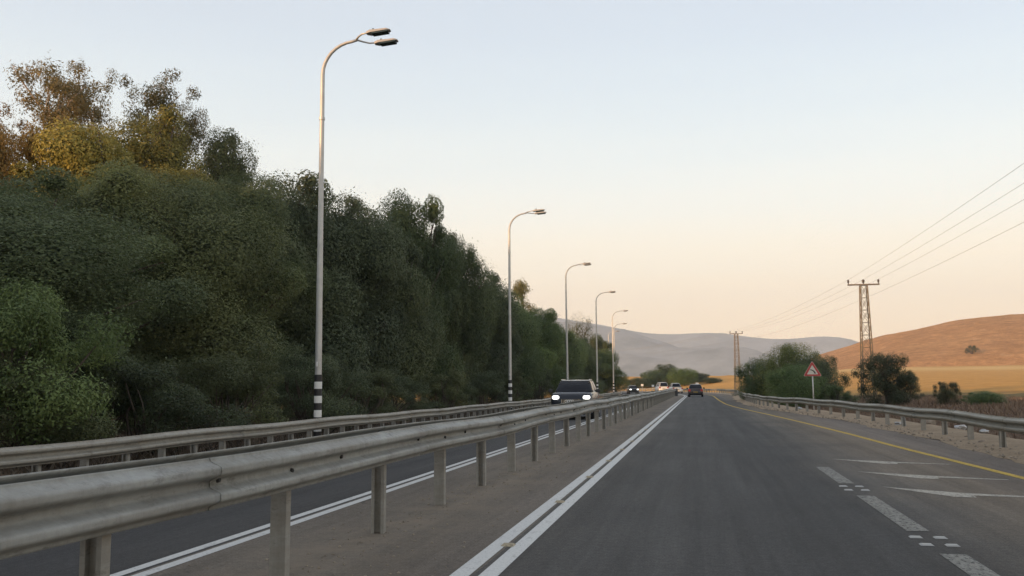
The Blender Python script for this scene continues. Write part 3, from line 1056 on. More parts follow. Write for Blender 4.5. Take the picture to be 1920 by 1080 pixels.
def tree(kind, x, y, r_, h_, label, tint=(1, 1, 1), group='trees in the dense wood left of the road', cat='tree', name='broadleaf_tree', rz=None, z=None):
    u = UNIT[kind[:-1]]
    zz = ground_at(x, y) if z is None else z
    root = empty(name, (x, y, zz), random.uniform(0, 6.28) if rz is None else rz, (r_ / u[0], r_ / u[0], h_ / u[1]))
    tag(root, label, cat, group)
    cm, tm = P[kind]
    link('stems' if kind.startswith('bush') else 'trunk', tm, None, root)
    c = link('crown', cm, None, root)
    c.color = (*tint, 1)
    return root


def ptree(kind, px, topy, X, r_, label, tint=(1, 1, 1), **kw):
    Y, top = at_px(px, topy, X)
    zz = ground_at(X, Y)
    return tree(kind, X, Y, r_, top - zz, label, tint, **kw)


GREY = (1.15, 1.30, 1.02); DEEP = (0.72, 0.82, 0.75); OLIVE = (1.25, 1.10, 0.72); FRESH = (1.05, 1.35, 0.80); SUNLIT_GOLD = (2.1, 1.7, 0.75); RUST = (1.9, 1.15, 0.6)
# the dense wood, nearest first
ptree('bush0', 20, 470, -15.2, 3.0, 'bright green rounded bush at the left edge, nearest the guardrail', (1.05, 1.30, 0.80), name='leafy_bush', cat='bush')
ptree('bush1', 165, 560, -15.6, 2.4, 'green bush just right of the bright one at the left edge', (0.85, 1.0, 0.75), name='leafy_bush', cat='bush')
ptree('fine0', -110, 338, -20.5, 5.0, 'big dark tree cut off by the left picture edge', GREY)
ptree('fine1', 95, 334, -22.5, 5.2, 'broad grey-green tree behind the bright bush at the left edge', GREY)
ptree('fine0', 270, 330, -21.5, 5.0, 'wide olive tree below the golden-lit crowns', (1.35, 1.38, 1.0))
ptree('fine1', 405, 334, -20.5, 4.4, 'broad dark tree below the round crown left of the nearest lamp', GREY)
ptree('broad0', 520, 322, -20.0, 4.4, 'dense dark tree just left of the nearest lamp pole', DEEP)
ptree('broad2', 612, 358, -19.5, 4.0, 'dark tree directly behind the nearest lamp pole', DEEP)
ptree('broad1', 690, 402, -18.6, 3.6, 'rounded dark green tree right of the nearest lamp pole', (0.85, 0.95, 0.8))
ptree('broad3', 772, 372, -17.6, 3.5, 'tall dark green tree with a peaked top midway between first two lamps', (0.8, 1.0, 0.75))
ptree('broad0', 845, 428, -17.6, 3.0, 'dark tree sloping down to the left of the second lamp', (0.85, 1.0, 0.8))
ptree('broad2', 900, 508, -17.2, 3.2, 'lower green tree just left of the second lamp pole', DEEP)
ptree('broad1', 945, 540, -17.4, 3.5, 'green tree directly behind the second lamp pole', (0.9, 1.1, 0.8))
ptree('tuft0', 980, 516, -19.5, 2.3, 'narrow ragged olive tree rising just right of the second lamp', OLIVE, name='ragged_tree')
ptree('broad3', 1005, 580, -17.6, 3.8, 'green tree below the narrow ragged olive tree', FRESH)
ptree('broad0', 1040, 603, -17.6, 3.6, 'green tree left of the third lamp pole', (0.95, 1.15, 0.8))
ptree('airy0', 1086, 588, -18.0, 2.9, 'loose open-crowned tree right of the third lamp pole', (0.9, 0.9, 0.75))
ptree('broad2', 1085, 632, -16.8, 3.4, 'dark tree behind the fourth lamp pole and the oncoming car', (0.85, 1.0, 0.75))
ptree('broad1', 1124, 628, -17.6, 3.3, 'dark tree between the fourth and fifth lamp poles', (0.9, 1.05, 0.75))
tree('broad3', -16.4, 148, 4.4, 7.6, 'last tree of the left wood, bulging over the guardrail by the bend', (1.0, 1.2, 0.75))
tree('broad0', -24, 163, 4.5, 8.4, 'tree behind the last tree of the left wood', (0.95, 1.1, 0.8))
# taller trees behind; the last sun's gold is put into some leaf tints
ptree('euc0', 112, 66, -33, 3.3, 'tallest airy eucalyptus with thin pale limbs at upper left', (1.05, 1.0, 0.9), name='eucalyptus_tree')
ptree('euc1', 178, 84, -33.5, 2.2, 'slender airy eucalyptus close right of the tallest one', (1.0, 1.0, 0.9), name='eucalyptus_tree')
ptree('euc1', 285, 104, -31, 2.9, 'darker airy eucalyptus rising above the golden crowns', (0.75, 0.8, 0.7), name='eucalyptus_tree')
ptree('euc0', 345, 148, -31, 1.9, 'thin wispy eucalyptus right of the darker one', (0.7, 0.75, 0.7), name='eucalyptus_tree')
ptree('euc1', -15, 160, -33, 2.6, 'airy reddish eucalyptus cut by the left picture edge', (1.3, 1.0, 0.8), name='eucalyptus_tree')
ptree('broad3', 10, 235, -31, 3.0, 'rust-coloured low crown at the left picture edge', RUST)
ptree('dome1', 160, 196, -28, 3.3, 'golden-lit rounded crown under the tallest eucalyptus', SUNLIT_GOLD)
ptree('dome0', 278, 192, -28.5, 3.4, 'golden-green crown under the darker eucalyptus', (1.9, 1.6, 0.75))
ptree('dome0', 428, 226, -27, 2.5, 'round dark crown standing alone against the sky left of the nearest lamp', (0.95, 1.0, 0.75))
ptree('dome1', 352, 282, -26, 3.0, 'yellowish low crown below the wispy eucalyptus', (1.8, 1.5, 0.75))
# inner wood that closes the gaps
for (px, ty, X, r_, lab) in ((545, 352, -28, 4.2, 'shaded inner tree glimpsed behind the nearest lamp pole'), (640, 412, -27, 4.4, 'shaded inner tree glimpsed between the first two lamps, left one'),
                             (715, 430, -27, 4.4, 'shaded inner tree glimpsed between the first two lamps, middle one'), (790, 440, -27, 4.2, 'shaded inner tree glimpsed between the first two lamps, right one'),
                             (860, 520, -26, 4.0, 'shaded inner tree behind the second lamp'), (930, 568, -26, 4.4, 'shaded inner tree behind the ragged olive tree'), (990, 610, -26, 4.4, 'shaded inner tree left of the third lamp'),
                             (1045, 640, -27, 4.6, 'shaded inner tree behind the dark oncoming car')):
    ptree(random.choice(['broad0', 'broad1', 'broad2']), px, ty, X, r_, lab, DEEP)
# low shrubs at the foot of the wood, behind the left guardrail
LOWLAB = ['low dark shrub at the left, under the bright green bush', 'low dark shrub halfway between left edge and nearest lamp', 'low dark shrub left of the nearest lamp foot', 'low dark shrub right of the nearest lamp foot',
          'second low shrub right of the nearest lamp foot', 'low dark shrub midway between the first two lamp feet', 'low dark shrub left of the second lamp foot', 'low dark shrub right of the second lamp foot',
          'low shrub left of the dark oncoming car', 'low shrub hidden behind the dark oncoming car', 'low shrub right of the dark oncoming car', 'low green shrub by the fifth lamp foot']
for k, y in enumerate((17, 21, 25.5, 31, 36, 42, 49, 58, 70, 84, 103, 131)):
    x = -14.3 + random.uniform(-.5, .4) - (0.9 if y > 120 else 0)
    tree(['bush0', 'bush1', 'bush2'][k % 3], x, y, 2.1 + 0.5 * random.random(), 2.3 + 1.2 * random.random(), LOWLAB[k], DEEP if k % 2 else (0.9, 0.95, 0.75), group='shrubs at the foot of the left wood', cat='bush', name='low_shrub')
# the wood goes on beside and behind the road and shades it
k = 0
for y in np.arange(-110, 18, 8.5):
    for (x, hh) in ((-19, 12.0), (-27, 14.0), (-37, 15.5)):
        if y > 4 and x > -30: continue
        tree(['broad0', 'broad1', 'broad2', 'broad3'][k % 4], x + random.uniform(-1, 1), y + random.uniform(-1.5, 1.5), 5.0, hh + random.uniform(-.8, .8), 'tree of the same left wood, standing outside the picture', DEEP)
        k += 1

# right side: clump behind the sign, dark bush, small bushes
GR = 'bushes behind the right guardrail'
tree('round0', 5.3, 82, 2.4, 4.0, 'green bushy tree at the left end of the clump behind the sign', (1.0, 1.25, 0.85), GR, 'tree', 'bushy_tree')
tree('round1', 7.4, 78, 3.0, 5.0, 'tallest tree of the clump, with yellow-green top, behind the sign', (1.2, 1.25, 0.7), GR, 'tree', 'bushy_tree')
tree('round0', 6.6, 66, 2.2, 3.1, 'fresh green rounded bush left of the warning sign', (1.05, 1.4, 0.85), GR, 'bush', 'bushy_tree')
tree('round1', 9.4, 74, 2.1, 3.8, 'dark tree right of the warning sign', DEEP, GR, 'tree', 'bushy_tree')
tree('bush1', 9.3, 66, 1.5, 1.7, 'low green shrub at the foot of the dark tree right of the sign', (0.8, 1.05, 0.75), GR, 'bush', 'leafy_bush')
tree('ragged0', 10.45, 55, 1.85, 3.1, 'ragged dark bush in front of the lattice pylon', (0.55, 0.6, 0.6), GR, 'bush', 'ragged_bush')
tree('bush0', 11.4, 54.5, 1.25, 2.0, 'low dark bush leaning against the ragged one in front of the pylon', (0.55, 0.62, 0.6), GR, 'bush', 'ragged_bush')
tree('ragged0', 12.45, 50, 0.72, 1.2, 'small grey-green bush right of the ragged dark bush', (0.8, 0.8, 0.75), GR, 'bush', 'small_bush')
tree('round0', 14.2, 50, 1.0, 0.8, 'flat green bush farthest right behind the guardrail', (0.85, 1.15, 0.75), GR, 'bush', 'small_bush')
# tree group beyond the bend
GB = 'trees beyond the road bend'
BEND = [(1197, 708, 4.0, 'round0', 'low dark bush at left of the trees beyond the bend', (0.5, 0.64, 0.5)), (1222, 694, 3.6, 'round0', 'dark green tree left in the group beyond the bend', (0.62, 0.85, 0.58)),
        (1246, 683, 4.2, 'round1', 'tallest dark tree in the group beyond the bend, above the white van', (0.55, 0.75, 0.52)), (1283, 690, 4.2, 'round0', 'bright olive-green tree in the group beyond the bend', (0.80, 1.15, 0.55)),
        (1268, 700, 3.2, 'round1', 'green tree between the tallest and the olive one beyond the bend', (0.65, 0.9, 0.55)), (1312, 699, 3.0, 'round0', 'dark tree above the dark hatchback, beyond the bend', (0.48, 0.60, 0.50)),
        (1330, 708, 3.0, 'round1', 'low dark bush at right of the trees beyond the bend', (0.5, 0.64, 0.5))]
for k, (px, ty, r_, kd, lab, tn) in enumerate(BEND):
    Y = 246 + (k % 3) * 5
    X, top = at_y(px, ty, Y)
    zz = ground_at(X, Y)
    tree(kd, X, Y, r_, top - zz, lab, tn, GB, 'bush' if 'bush' in lab else 'tree', 'bend_tree')
tree('bush0', 6.2, 118, 2.0, 1.9, 'low bush in shade at the foot of the distant pylon', DEEP, GR, 'bush', 'leafy_bush')
hyp = next((q for q in range(436, 700, 4) if at_y(1823, 664, q)[1] <= hill_z(at_y(1823, 664, q)[0], q)), 560)
hxp = at_y(1823, 664, hyp)[0]
tree('bush1', hxp, hyp, 3.6, 4.6, 'lone dark shrub on the bare orange hill', (0.6, 0.62, 0.55), None, 'bush', 'lone_shrub', z=hill_z(hxp, hyp) - 0.2)

# dry weeds behind the right guardrail and under the wood
def blades(name, n, fn, hmin, hmax, m, seed):
    r = np.random.default_rng(seed)
    x, y = fn(r, n)
    z = field_height(x, y)
    hh = r.uniform(hmin, hmax, n); a = r.uniform(0, 6.28, n); w = r.uniform(0.012, 0.03, n)
    le = r.normal(0, 0.6, (n, 2)) * hh[:, None]
    v = np.empty((n, 3, 3))
    v[:, 0] = np.stack([x - np.cos(a) * w, y - np.sin(a) * w, z - 0.03], 1)
    v[:, 1] = np.stack([x + np.cos(a) * w, y + np.sin(a) * w, z - 0.03], 1)
    v[:, 2] = np.stack([x + le[:, 0], y + le[:, 1], z + hh], 1)
    me = bpy.data.meshes.new(name)
    me.vertices.add(3 * n); me.vertices.foreach_set('co', v.reshape(-1))
    me.loops.add(3 * n); me.loops.foreach_set('vertex_index', np.arange(3 * n, dtype=np.int32))
    me.polygons.add(n); me.polygons.foreach_set('loop_start', np.arange(n, dtype=np.int32) * 3)
    me.update(calc_edges=True)
    at = me.attributes.new('tint', 'FLOAT', 'FACE')
    at.data.foreach_set('value', r.random(n).astype(np.float32))
    return link(name, me, m)


m_weed = leaf_mat('dry_weed', (0.13, 0.088, 0.066), (0.21, 0.142, 0.10), (0.30, 0.21, 0.135), 0.1)


def right_verge(r, n):
    y = 14 + 70 * r.random(n) ** 0.8
    e_ = np.interp(y, [p[0] for p in RBAR], [p[1] for p in RBAR])
    x = e_ + 1.1 + 16 * r.random(n) ** 1.3
    return x, y


tag(blades('dry_weeds', 60000, right_verge, 0.05, 0.27, m_weed, 5), 'brown dry weeds covering the verge behind the right guardrail', 'dry weeds', kind='stuff')


def left_verge(r, n):
    y = 8 + 110 * r.random(n); x = -11.5 - 4.5 * r.random(n)
    return x, y


tag(blades('undergrowth', 30000, left_verge, 0.10, 0.5, leaf_mat('shade_weed', (0.06, 0.05, 0.04), (0.10, 0.08, 0.06), (0.15, 0.12, 0.085), 0.1), 6), 'dull dry undergrowth at the foot of the left wood', 'undergrowth', kind='stuff')

# ------------------------------------------------------------------ warning sign
m_red = mat('sign_red', (0.42, 0.05, 0.05), 0.5, noise=0.08)
m_signw = mat('sign_white', (0.56, 0.55, 0.50), 0.5, noise=0.06)
m_signb = mat('sign_black', (0.015, 0.015, 0.015), 0.5)
sg = empty('warning_sign', (5.9, 50.0, 0.0), R_(-3))
tag(sg, 'triangular red and white curve warning sign on a grey post', 'sign')


def tri(r_, cx, cz, rr):
    """rounded triangle outline"""
    pts = []
    for k in range(3):
        a = math.pi / 2 + k * 2 * math.pi / 3
        px, pz = cx + (r_ - 2 * rr) * math.cos(a), cz + (r_ - 2 * rr) * math.sin(a)
        for q in np.linspace(-math.pi / 3, math.pi / 3, 5):
            pts.append((px + rr * math.cos(a + q), pz + rr * math.sin(a + q)))
    return pts


def plate(pts, y0, y1):
    return MB().loft([[(x, y0, z) for x, z in pts], [(x, y1, z) for x, z in pts]])


plate(tri(0.52, 0, 2.10, 0.045), 0.0, 0.02).build('red_border', m_red, sg, auto=True)
plate(tri(0.33, 0, 2.09, 0.02), -0.004, 0.0).build('white_field', m_signw, sg, auto=True)
plate(tri(0.545, 0, 2.10, 0.045), 0.0201, 0.026).build('backing', m_signw, sg, auto=True)
outer = [(0.17, 1.96), (0.155, 2.02), (0.10, 2.10), (0.03, 2.155), (-0.05, 2.185), (-0.13, 2.18)]
inner = [(-0.12, 2.145), (-0.05, 2.135), (0.01, 2.10), (0.06, 2.05), (0.09, 2.0), (0.10, 1.96)]
plate(outer + inner, -0.008, -0.0042).build('curve_arrow', m_signb, sg, auto=True)
MB().tube([(0, 0.06, -0.3), (0, 0.06, 2.4)], 0.034, 10).build('post', m_pole, sg, smooth=True)
for z in (1.95, 2.3):
    MB().box(-0.05, 0.05, 0.026, 0.11, z - .02, z + .02).build('clamp', m_pole, sg)

# ------------------------------------------------------------------ lattice pylons and wires
m_lat = mat('pylon_steel', (0.17, 0.145, 0.11), 0.7, 0.2, noise=0.2, nscale=2)
m_ins = mat('insulator', (0.06, 0.05, 0.05), 0.35)
m_wire = mat('wire', (0.30, 0.29, 0.27), 0.6, 0.4)


def make_pylon(label, x, y, ztop, zb, rz, arm=2.4, w0=0.95, w1=0.5, name='lattice_pylon'):
    root = empty(name, (x, y, zb), rz)
    tag(root, label, 'pylon', 'lattice pylons right of the road')
    H = ztop - zb
    legs = []
    for (sx, sy) in ((-1, -1), (1, -1), (1, 1), (-1, 1)):
        MB().tube([(sx * w0 / 2, sy * w0 / 2, -0.3), (sx * w1 / 2, sy * w1 / 2, H)], 0.042, 4).build('leg', m_lat, root)
    nb = 9
    cs = [(-1, -1), (1, -1), (1, 1), (-1, 1)]
    for i in range(nb):
        z0, z1 = H * i / nb, H * (i + 1) / nb
        a0 = w0 + (w1 - w0) * z0 / H; a1 = w0 + (w1 - w0) * z1 / H
        br = MB()
        for q in range(4):
            p, p2 = cs[q], cs[(q + 1) % 4]
            A, B = (p[0] * a0 / 2, p[1] * a0 / 2, z0), (p2[0] * a1 / 2, p2[1] * a1 / 2, z1)
            C, D = (p2[0] * a0 / 2, p2[1] * a0 / 2, z0), (p[0] * a1 / 2, p[1] * a1 / 2, z1)
            br.tube([A, B], 0.017, 4); br.tube([C, D], 0.017, 4)
            br.tube([(p[0] * a1 / 2, p[1] * a1 / 2, z1), B], 0.017, 4)
        br.build('brace', m_lat, root)
    MB().box(-arm / 2, arm / 2, -0.06, 0.06, H, H + 0.11).box(-arm / 2, arm / 2, -0.16, -0.08, H + 0.01, H + 0.09).build('crossarm', m_lat, root)
    for ox in (-arm / 2 + 0.06, 0, arm / 2 - 0.06):
        rr = 0.05 if ox else 0.07
        MB().tube([(ox, 0, H + 0.11), (ox, 0, H + 0.2), (ox, 0, H + 0.24), (ox, 0, H + 0.3), (ox, 0, H + 0.36), (ox, 0, H + 0.46)],
                  [rr * .6, rr * .7, rr * 1.8, rr * 1.2, rr * 1.9, rr], 8).build('insulator', m_ins, root, smooth=True)
    MB().box(-w0 * .55, w0 * .55, -w0 * .5, -w0 * .44, H * 0.33, H * 0.33 + 0.07).build('climbing_guard', m_lat, root)
    return root


PY = [(13.0, 0.0, 9.35, 0.3, R_(0)), (13.0, 75.0, 9.2, 0.3, R_(2)), (6.1, 150.0, 9.6, 0.2, R_(12))]
make_pylon('steel lattice pylon with a T crossarm behind the ragged dark bush', *PY[1])
make_pylon('distant small lattice pylon behind the green clump, against the mountains', *PY[2], arm=2.1)


def att(p, o, dz):
    return Vector((p[0] + o * math.cos(p[4]), p[1] + o * math.sin(p[4]), p[2] + dz))


WN = ['uppermost overhead wire, on the left arm end', 'second overhead wire from the top, on the arm centre', 'third overhead wire from the top, on the right arm end', 'lowest overhead wire, fixed on the mast below the crossarm']
nxt = (-30.0, 262.0, 10.5, 0.2, R_(30))
for k, (o, dz) in enumerate(((-1.14, 0.46), (0, 0.46), (1.14, 0.46), (0.25, -0.95))):
    pts = []
    chain = [PY[0], PY[1], PY[2], nxt]
    for a, b in zip(chain[:-1], chain[1:]):
        A, B = att(a, o, dz), att(b, o, dz)
        sag = 0.35 if a is PY[0] else 0.6
        for i in range(14):
            t_ = i / 14
            p = A.lerp(B, t_); p.z -= sag * 4 * t_ * (1 - t_)
            pts.append(p)
    mb = MB().tube(pts, 0.008, 5)
    w_ = mb.build('overhead_wire', m_wire)
    tag(w_, WN[k], 'wire', 'overhead wires along the pylons')

# ------------------------------------------------------------------ vehicles
m_tyre = mat('tyre', (0.012, 0.012, 0.012), 0.8)
m_rim = mat('rim', (0.30, 0.30, 0.31), 0.35, 0.8)
m_glass = mat('car_glass', (0.010, 0.012, 0.018), 0.08, 0.0, spec=0.22)
m_head = mat('headlight_on', (0.9, 0.9, 0.85), 0.2, emit=(1.0, 0.98, 0.92), estr=4.0)
m_tail = mat('tail_lamp', (0.35, 0.02, 0.02), 0.3, emit=(1.0, 0.08, 0.04), estr=0.05)
m_trim = mat('black_trim', (0.014, 0.014, 0.015), 0.55)
m_chrome = mat('chrome', (0.65, 0.66, 0.68), 0.2, 0.9)
m_plate_y = mat('plate_yellow', (0.30, 0.20, 0.04), 0.6)
m_skin = mat('seat_fabric', (0.05, 0.05, 0.055), 0.9)


def paintm(name, c, rough=0.28):
    return mat(name, c, rough, 0.0, coat=0.12, spec=0.35, noise=0.04, nscale=2)


def make_car(name, label, loc, rz, paint_, L=4.6, W=1.86, H=1.65, hood=1.02, boot=1.08, belt=1.05, wsb=1.15, wst=1.75, rst=4.0, rsb=4.45, wheel=0.35, lit='none', kind='suv', group='cars on the road'):
    """local +Y is the front; the car's base is at its centre on the ground"""
    root = empty(name, loc, rz)
    tag(root, label, 'car', group)
    hw = W / 2
    yf = L / 2
    Y = lambda t: yf - t          # t = metres back from the nose
    zt = lambda t: float(np.interp(t, [0, 0.08, 0.35, wsb, wst, rst - .2, rsb, L - 0.1, L], [hood - 0.34, hood - 0.16, hood - 0.05, belt, belt + .02, belt + .05, boot, boot - 0.05, boot - 0.35]))
    wf = lambda t: hw * float(np.interp(t, [0, 0.1, 0.4, 1.0, L - 1.0, L - 0.3, L], [0.80, 0.90, 0.97, 1, 1, 0.96, 0.87]))
    zb = lambda t: float(np.interp(t, [0, 0.2, 0.6, L - 0.6, L - 0.15, L], [0.30, 0.22, 0.20, 0.20, 0.26, 0.34]))
    rings = []
    for t in (0.0, 0.06, 0.15, 0.35, 0.6, 0.9, wsb, 1.5, 2.2, 3.0, L - 1.0, L - 0.6, L - 0.3, L - 0.12, L - 0.04, L):
        w, b, tp = wf(t), zb(t), zt(t)
        h1 = b + (tp - b) * 0.30; h2 = b + (tp - b) * 0.62
        half = [(w * 0.86, b), (w * 0.97, b + 0.07), (w, h1), (w * 1.0, h2), (w * 0.975, tp - 0.09), (w * 0.90, tp - 0.01), (w * 0.6, tp + 0.02)]
        ring = [(x, Y(t), z) for x, z in half] + [(-x, Y(t), z) for x, z in reversed(half)]
        rings.append(ring)
    MB().loft(rings).build('body', paint_, root, smooth=True, auto=True)
    # greenhouse: windows, pillars and roof
    rw, bw = hw * 0.69, hw * 0.89
    zb2, zr = belt - 0.01, H - 0.05
    def gp(t, w, z): return (w, Y(t), z)
    lo = {'fl': gp(wsb, -bw, zb2), 'fr': gp(wsb, bw, zb2), 'rl': gp(rsb, -bw, zb2 + .03), 'rr': gp(rsb, bw, zb2 + .03)}
    hi = {'fl': gp(wst, -rw, zr), 'fr': gp(wst, rw, zr), 'rl': gp(rst, -rw, zr - .02), 'rr': gp(rst, rw, zr - .02)}
    def lerp(a, b, t): return tuple(a[i] + (b[i] - a[i]) * t for i in range(3))
    def pane(nm, a, b, c, d, ins=0.07):
        """quad pane with a bulging middle"""
        ctr = Vector([(a[i] + b[i] + c[i] + d[i]) / 4 for i in range(3)])
        q = [Vector(p).lerp(ctr, ins) for p in (a, b, c, d)]
        n_ = (q[1] - q[0]).cross(q[3] - q[0]).normalized()
        if n_.dot(ctr - Vector((0, Y(L / 2), 0.9))) < 0: n_ = -n_
        mb = MB()
        N = 5
        g_ = []
        for i in range(N):
            for j in range(N):
                u_, v_ = i / (N - 1), j / (N - 1)
                p = q[0].lerp(q[1], u_).lerp(q[3].lerp(q[2], u_), v_)
                p = p + n_ * (0.012 + 0.05 * math.sin(u_ * math.pi) ** .7 * math.sin(v_ * math.pi) ** .5 * (1 if nm in ('windshield', 'rear_window') else 0.4))
                g_.append(tuple(p))
        mb.add(g_, [(i * N + j, (i + 1) * N + j, (i + 1) * N + j + 1, i * N + j + 1) for i in range(N - 1) for j in range(N - 1)])
        return mb.build(nm, m_glass, root, smooth=True)
    pane('windshield', lo['fl'], lo['fr'], hi['fr'], hi['fl'], 0.06)
    pane('rear_window', lo['rl'], lo['rr'], hi['rr'], hi['rl'], 0.10)
    for sd_, k1, k2 in ((1, 'fr', 'rr'), (-1, 'fl', 'rl')):
        for a_, b_ in ((0.10, 0.52), (0.56, 0.94)):
            pane('side_window', lerp(lo[k1], lo[k2], a_), lerp(lo[k1], lo[k2], b_), lerp(hi[k1], hi[k2], b_), lerp(hi[k1], hi[k2], a_), 0.04)
    cab = MB()
    cab.hexa([lo['fl'], lo['fr'], lo['rr'], lo['rl']], [hi['fl'], hi['fr'], hi['rr'], hi['rl']])
    cab.build('cabin', paint_, root, bevel=0.09)
    rrings = []
    for t_, dz in ((wst - .03, -.012), (wst + .25, .03), ((wst + rst) / 2, .05), (rst - .25, .03), (rst + .03, -.03)):
        rrings.append([(-rw * 1.01, Y(t_), zr - .015 + min(dz, .0)), (-rw * .9, Y(t_), zr + dz * .7), (0, Y(t_), zr + dz), (rw * .9, Y(t_), zr + dz * .7), (rw * 1.01, Y(t_), zr - .015 + min(dz, .0))])
    MB().loft(rrings, caps=False, close=False).build('roof', paint_, root, smooth=True)
    if kind == 'suv':
        for sx in (-1, 1):
            MB().tube([(sx * rw * .95, Y(wst + .2), zr + .02), (sx * rw * .95, Y(wst + .35), zr + .045), (sx * rw * .95, Y(rst - .35), zr + .045), (sx * rw * .95, Y(rst - .2), zr + .02)], 0.014, 6).build('roof_rail', m_chrome, root)
    # mirrors
    for sx in (-1, 1):
        x = sx * (hw + 0.10)
        MB().hexa([(x - .12, Y(wsb + .33), belt - .02), (x + .12, Y(wsb + .33), belt - .02), (x + .11, Y(wsb + .2), belt), (x - .11, Y(wsb + .2), belt)],
                  [(x - .11, Y(wsb + .33), belt + .15), (x + .10, Y(wsb + .33), belt + .14), (x + .09, Y(wsb + .22), belt + .13), (x - .10, Y(wsb + .22), belt + .13)]).build('mirror', m_trim, root, bevel=0.03)
    # wheels
    for sx in (-1, 1):
        for t in (0.92, L - 0.95):
            x0, x1 = sx * (hw - 0.23), sx * (hw + 0.005)
            prof_ = [(wheel * .62, 0), (wheel * .93, 0), (wheel, .12), (wheel, .88), (wheel * .93, 1), (wheel * .62, 1)]
            rg = []
            for (r_, u_) in prof_:
                rg.append([(x0 + (x1 - x0) * u_, Y(t) + r_ * math.cos(a), wheel + r_ * math.sin(a)) for a in np.linspace(0, 2 * math.pi, 21)[:-1]])
            w_ = MB().loft(rg).build('tyre', m_tyre, root, smooth=False, auto=True)
            MB().tube([(x1 - sx * .03, Y(t), wheel), (x1 + sx * .008, Y(t), wheel)], [wheel * .63, wheel * .5], 14).build('rim', m_rim, w_)
    # front
    ny = lambda t, k: Y(t) + k
    MB().box(-hw * .78, hw * .78, ny(0, -.04), ny(0, .015), .26, .44).build('front_bumper', m_trim, root, bevel=0.03)
    gr = MB().box(-hw * .44, hw * .44, ny(0, -.03), ny(0, .008), .50, hood - .30).build('grille', m_trim, root)
    if kind == 'suv':
        for q in range(13):
            x = -hw * .42 + hw * .84 * q / 12
            MB().box(x - .010, x + .010, ny(0, .009), ny(0, .028), .52, hood - .32).build('grille_bar', m_chrome, gr)
        for q in range(4):
            cx = -0.16 + q * 0.085 + 0.10
            MB().tube([(cx + .055 * math.cos(a), ny(0, .036), hood - .40 + .055 * math.sin(a)) for a in np.linspace(0, 2 * math.pi, 15)], 0.012, 5, caps=False).build('ring_emblem', m_white, gr)
        MB().box(-.26, .26, ny(0, .016), ny(0, .03), .30, .41).build('number_plate', m_plate_y, root)
    for sx in (-1, 1):
        x = sx * hw * .70
        oval = [(0.145 * math.copysign(abs(math.cos(a)) ** .6, math.cos(a)), 0.075 * math.copysign(abs(math.sin(a)) ** .6, math.sin(a))) for a in np.linspace(0, 2 * math.pi, 17)[:-1]]
        hl = MB().loft([[(x + p, Y(0.14), hood - .235 + q) for p, q in oval], [(x + p, Y(0.02), hood - .235 + q) for p, q in oval], [(x + p * .8, Y(-0.01), hood - .235 + q * .8) for p, q in oval]])
        hl.build('headlight', m_head if lit == 'front' else m_rim, root, auto=True)
    # back
    for sx in (-1, 1):
        x = sx * hw * .80
        MB().box(x - .13, x + .13, Y(L) - .015, Y(L) + .12, boot - .36, boot - .10).build('tail_lamp', m_tail, root, bevel=0.02)
    MB().box(-.26, .26, Y(L) - .02, Y(L) + .03, boot - .50, boot - .38).build('rear_plate', m_plate_y, root)
    MB().box(-hw * .82, hw * .82, Y(L) - .03, Y(L) + .05, .34, .54).build('rear_bumper', m_trim if kind != 'van' else paint_, root, bevel=0.03)
    return root


p_navy = paintm('navy_paint', (0.014, 0.017, 0.026), 0.22)
p_dark = paintm('dark_paint', (0.02, 0.021, 0.023))
p_white = paintm('white_paint', (0.70, 0.70, 0.68), 0.35)
p_maroon = paintm('maroon_paint', (0.040, 0.034, 0.036), 0.3)


def on_road(s, d):
    x, y = path(s, d)
    return (x, y, road_z(d) + 0.003), heading(s)


l_, hd_ = on_road(40, -5.40)
suv = make_car('oncoming_car', 'dark navy oncoming sport utility car with both headlights on', l_, hd_ + math.pi + R_(2.5), p_navy, L=4.7, W=1.86, H=1.70, hood=1.17, belt=1.14, boot=1.12, lit='front', wsb=1.2, wst=1.85, rst=4.15, rsb=4.55, group='oncoming cars')
l_, hd_ = on_road(162, -6.7)
make_car('oncoming_car', 'small distant dark oncoming car with two bright headlights near the bend', l_, hd_ + math.pi, p_dark, L=4.3, W=1.78, H=1.46, hood=0.98, belt=0.95, boot=1.0, lit='front', wheel=.31, kind='sedan', group='oncoming cars')
l_, hd_ = on_road(110, -0.45)
make_car('leading_car', 'dark hatchback with dull red tail lamps driving away in the same lane', l_, hd_, p_maroon, L=4.1, W=1.76, H=1.52, hood=.98, belt=.96, boot=1.02, rst=3.45, rsb=3.95, wheel=.31, kind='sedan', group='cars driving away')
l_, hd_ = on_road(172, 0.2)
van = make_car('leading_van', 'white van driving away round the bend, left of the pickup', l_, hd_, p_white, L=4.7, W=1.85, H=1.95, hood=1.12, belt=1.12, boot=1.18, wsb=.85, wst=1.55, rst=4.45, rsb=4.66, kind='van', group='cars driving away')
van['category'] = 'van'
l_, hd_ = on_road(158, 0.2)
pk = make_car('leading_pickup', 'white pickup driving away round the bend, right of the white van', l_, hd_, p_white, L=5.1, W=1.82, H=1.75, hood=1.08, belt=1.10, boot=1.06, wsb=1.3, wst=1.9, rst=3.2, rsb=3.45, wheel=.37, kind='van', group='cars driving away')
pk['category'] = 'pickup'
MB().box(-.80, .80, -2.50, -0.95, 1.075, 1.10).build('cargo_bed', m_trim, pk)

